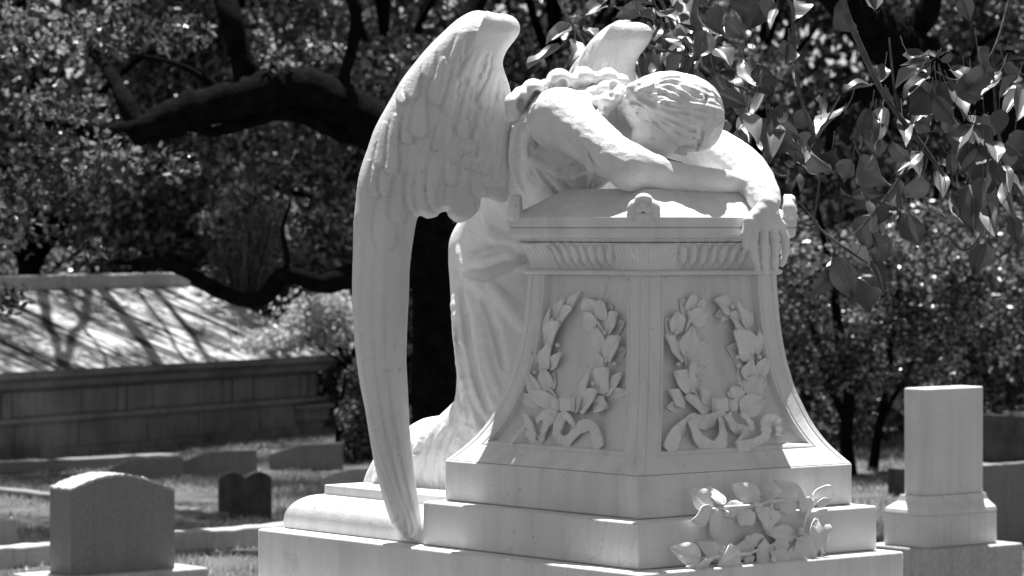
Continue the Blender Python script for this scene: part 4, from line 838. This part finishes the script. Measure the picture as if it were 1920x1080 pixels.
mb = MB(); limb(mb, [(640, 880, 20, 32), (636, 800, 14, 32), (655, 740, 8, 32)]); limb(mb, [(650, 860, 12, 32), (640, 780, 8, 32), (648, 700, 5, 32)]); mb.obj('stem', BARK, leaves_)
leaves('foliage', LEAF, blobs([(*P(x, y, 32+rng.uniform(-.3, .3)), .20, .22, .20) for x, y in ((672, 720), (690, 780), (668, 780), (700, 850), (720, 740), (760, 800), (672, 840), (700, 690), (800, 860), (740, 860))], 9000, .9), .055, leaves_)
leaves_ = thing('shrub', 'wispy pale shrub with tangled twigs under the lower oak limb', 'shrub', P(440, 900, 38)*[1, 1, 0])
mb = MB()
for k in range(60):
    x = rng.uniform(390, 530); y = rng.uniform(370, 520); a = rng.uniform(0, 6.3); L = rng.uniform(25, 60); Yk = 37.2+rng.uniform(-.4, .3)
    Q, Rr = smooth_path([P(460, 640, 37.6), P(x, y, Yk), P(x+L*math.cos(a), y+L*math.sin(a)-10, Yk)], [.014, .008, .004], 4, .02); tube(mb, Q, Rr, 4)
mb.obj('stem', BARKL, leaves_); leaves('foliage', LEAFL, blobs([(*P(rng.uniform(380, 540), rng.uniform(360, 540), 37.4), .25, .2, .2) for _ in range(10)], 3500, .9), .06, leaves_)
hd_ = thing('hedge', 'dense dark hedge of low shrubs right of the pedestal, behind the graves', 'hedge', np.array([4.5, 33.5, 0]))
mb = MB(); limb(mb, [(1800, 900, 12, 33), (1810, 700, 8, 33)]); mb.obj('stem', BARK, hd_)
leaves('foliage', LEAF, blobs([(rng.uniform(2.6, 8), rng.uniform(32.5, 34.5), rng.uniform(.2, 2.2), .5, .5, .4) for _ in range(46)], 60000, .6), .06, hd_)
# undergrowth at the foot of the trees
n = 70000; X = rng.uniform(-14, 16, n); Y = 40.2+rng.uniform(0, 3, n)+np.sin(X*1.1); Z = rng.uniform(0, 1, n)**1.2*(1.7+.6*np.sin(X*1.7)+.4*np.sin(X*4.1))
tag(leaves('undergrowth', LEAF, np.stack([X, Y, Z], 1), .13), 'tangled dark undergrowth at the foot of the background trees', 'undergrowth', kind='stuff')
# far wood behind everything
n = 150000; X = rng.uniform(-20, 20, n); Z = rng.uniform(-.1, 13, n)*rng.random(n)**.25; Y = 46+rng.uniform(0, 5, n)+1.5*np.sin(X*.9)+1.2*np.sin(Z*1.3+X*.5)
tag(leaves('woodland', LEAF, np.stack([X, Y, Z], 1), .24), 'dense dark woodland closing the view behind the graves', 'woodland', kind='stuff')

# ================================================================== broad-leaved tree, upper right, just behind the statue
bl = thing('broadleaf_tree', 'broad-leaved tree whose sunlit hanging leaves fill the upper right behind the angel statue', 'tree', np.array([3.3, 12.8, 0]))
mb = MB(); YB = 12.2
limb(mb, [(2560, 1500, 150, 12.9), (2520, 900, 110, 12.8), (2420, 400, 84, 12.7), (2200, 60, 56, 12.5), (1960, -140, 40, 12.4), (1700, -190, 30, 12.3), (1590, -60, 16, YB), (1582, 5, 13, YB), (1618, 97, 12, YB), (1645, 155, 11, YB), (1679, 208, 10, YB), (1729, 272, 9, YB), (1770, 330, 6, YB)])
limb(mb, [(1700, -190, 24, 12.3), (1450, -180, 18, 12.3), (1200, -120, 14, 12.2), (1040, -60, 9, 12.2), (1047, 0, 6, YB), (1085, 65, 5, YB), (1107, 97, 4, YB)])
limb(mb, [(1200, -120, 10, 12.2), (1230, -20, 7, 12.3), (1270, 60, 6, 12.3), (1320, 130, 5, 12.3), (1400, 170, 4, 12.3)])
limb(mb, [(1450, -180, 10, 12.3), (1480, -40, 8, 12.3), (1495, 150, 7, 12.3), (1523, 250, 6, 12.3), (1534, 280, 5, 12.3), (1537, 330, 5, 12.3), (1531, 384, 5, 12.3), (1528, 415, 5, 12.3), (1560, 448, 5, 12.3), (1626, 494, 4, 12.3)])
limb(mb, [(1495, 418, 3.5, 12.3), (1520, 424, 4, 12.3), (1541, 431, 4, 12.3)]); limb(mb, [(1500, 380, 3, 12.3), (1530, 415, 4, 12.3)])
limb(mb, [(1667, 70, 4, YB), (1675, 150, 5, YB), (1684, 210, 5, YB)]); limb(mb, [(1860, 100, 5, 12.4), (1868, 220, 6, 12.4), (1880, 330, 5, 12.4), (1850, 420, 4, 12.4), (1810, 470, 4, 12.4), (1775, 440, 4, 12.4)])
limb(mb, [(1960, -140, 9, 12.4), (1900, -20, 6, 12.5), (1860, 100, 5, 12.4), (1800, 150, 5, 12.4), (1755, 135, 4, 12.3)])
limb(mb, [(1729, 272, 7, YB), (1690, 330, 5, YB), (1640, 400, 4, YB), (1600, 440, 3, YB)]); limb(mb, [(1576, 180, 3, 12.3), (1480, 330, 5, 12.3), (1400, 270, 4, 12.3)])
mb.obj('branch', BARKL, bl, True, 60)
# (base x, y, tip x, y, width px, tone: 1 = turned up to the sun, 0 = hanging in shade)
BL = [(1051,88,990,130,36,1),(1069,50,1024,75,28,1),(1135,6,1091,34,28,1),(1094,34,1062,32,14,1),(1100,52,1116,74,28,1),(1078,78,1075,112,28,1),(1088,100,1072,126,26,0),(1272,0,1332,12,20,1),(1235,20,1272,45,34,1),(1275,35,1313,54,30,1),(1241,50,1247,100,28,0),(1257,62,1288,98,28,1),(1210,100,1216,142,36,0),(1320,75,1346,134,34,0),(1338,90,1370,126,34,1),
      (1424,0,1398,56,56,0),(1450,-8,1430,46,40,0),(1478,-6,1497,30,50,1),(1455,16,1440,44,16,1),(1478,82,1475,118,36,0),(1478,124,1502,132,16,1),(1395,112,1425,168,32,1),(1341,140,1370,200,40,0),(1380,180,1400,230,30,0),(1420,120,1450,180,34,0),(1745,115,1698,122,22,0),(1757,106,1731,100,16,1),(1757,108,1782,92,14,1),(1762,112,1794,104,16,0),
      (1729,125,1679,168,30,1),(1740,144,1693,184,30,1),(1784,130,1822,152,34,1),(1634,161,1579,172,32,1),(1587,203,1535,264,40,1),(1632,208,1607,280,58,0),(1655,200,1636,278,34,1),(1734,172,1700,216,46,0),(1740,180,1709,240,34,1),(1755,150,1765,204,30,0),(1773,156,1817,214,34,1),(1868,130,1800,170,34,0),(1874,136,1826,190,28,1),(1908,145,1876,178,26,1),(1912,95,1884,90,18,1),(1922,110,1886,112,16,1),
      (1726,286,1676,326,26,1),(1712,302,1680,334,18,1),(1790,310,1758,308,26,1),(1844,335,1849,446,70,0),(1822,345,1815,420,44,0),(1880,340,1894,404,22,1),(1872,320,1920,364,26,0),(1852,384,1862,438,26,1),(1673,390,1646,416,26,1),(1632,400,1616,460,44,0),(1704,400,1726,460,44,0),(1614,296,1660,350,52,0),(1598,300,1580,340,36,0),(1626,500,1634,590,64,0),(1569,507,1515,556,30,0),(1598,484,1540,510,30,0),(1742,392,1778,420,20,0),
      (1560,480,1600,560,40,0),(1180,30,1150,14,22,1),(1190,4,1225,0,18,1),(1165,0,1140,-12,20,1),(1200,24,1226,40,20,1),(1330,60,1310,30,22,1),(1345,250,1380,300,30,0),(1480,250,1500,310,34,0),(1470,200,1450,250,30,0),(1500,360,1480,300,24,0),(1560,280,1545,330,30,0),(1820,240,1790,290,34,1),(1900,260,1880,330,44,0),(1730,330,1700,380,34,0),(1660,440,1640,500,34,0),(1600,60,1570,5,50,0),(1640,20,1612,-40,40,0),(1790,200,1770,250,34,0)]
for i in range(145):
    q = rng.random()
    if q < .30: x, y = rng.normal(1270, 55), rng.normal(60, 55)
    elif q < .72: x, y = rng.normal(1780, 110), rng.normal(240, 95)
    elif q < .88: x, y = rng.normal(1440, 60), rng.normal(230, 60)
    else: x, y = rng.normal(1640, 60), rng.normal(400, 60)
    if x < 1000 or y > 600 or (x > 1480 and x < 1700 and y < 120): continue
    a = rng.normal(1.5, .7); L = rng.uniform(30, 66); BL.append((x, y, x+L*math.cos(a), y+L*math.sin(a), L*rng.uniform(.45, .7), 1 if rng.random() < (.75 if y < 110 and x < 1400 else .28) else 0))
mb = MB(); st = MB()
for i, (x0, y0, x1, y1, w_, tone) in enumerate(BL):
    Y0 = 12.25+rng.uniform(-.28, .45)*(1 if i > 70 else .5); k = Y0/F; dY = rng.uniform(-.08, .10)
    nrm = np.array([rng.normal(0, .45), -.35, 1.0]) if tone else np.array([rng.normal(0, .8), -1, rng.uniform(-.6, .35)])
    b0, b1 = P(x0, y0, Y0), P(x1, y1, Y0+(dY if not tone else -.03-1.1*abs(y1-y0)*k))
    leaf(mb, b0, b1, w_*k*rng.uniform(.95, 1.35), nrm, .14*rng.uniform(-.5, 1.2), -.25, .0012, 9, 7, curl=rng.uniform(-.28, .08), fold=rng.uniform(.05, .40), wavy=.10)
    d_ = b0-b1; tube(mb, [b0+(b1-b0)*.03, b0+d_*.18+[0, 0, .012], b0+d_*.30+[0, 0, .035]], [.0012, .0015, .002], 5)
mb.obj('foliage', LEAFB, bl, True, 60)
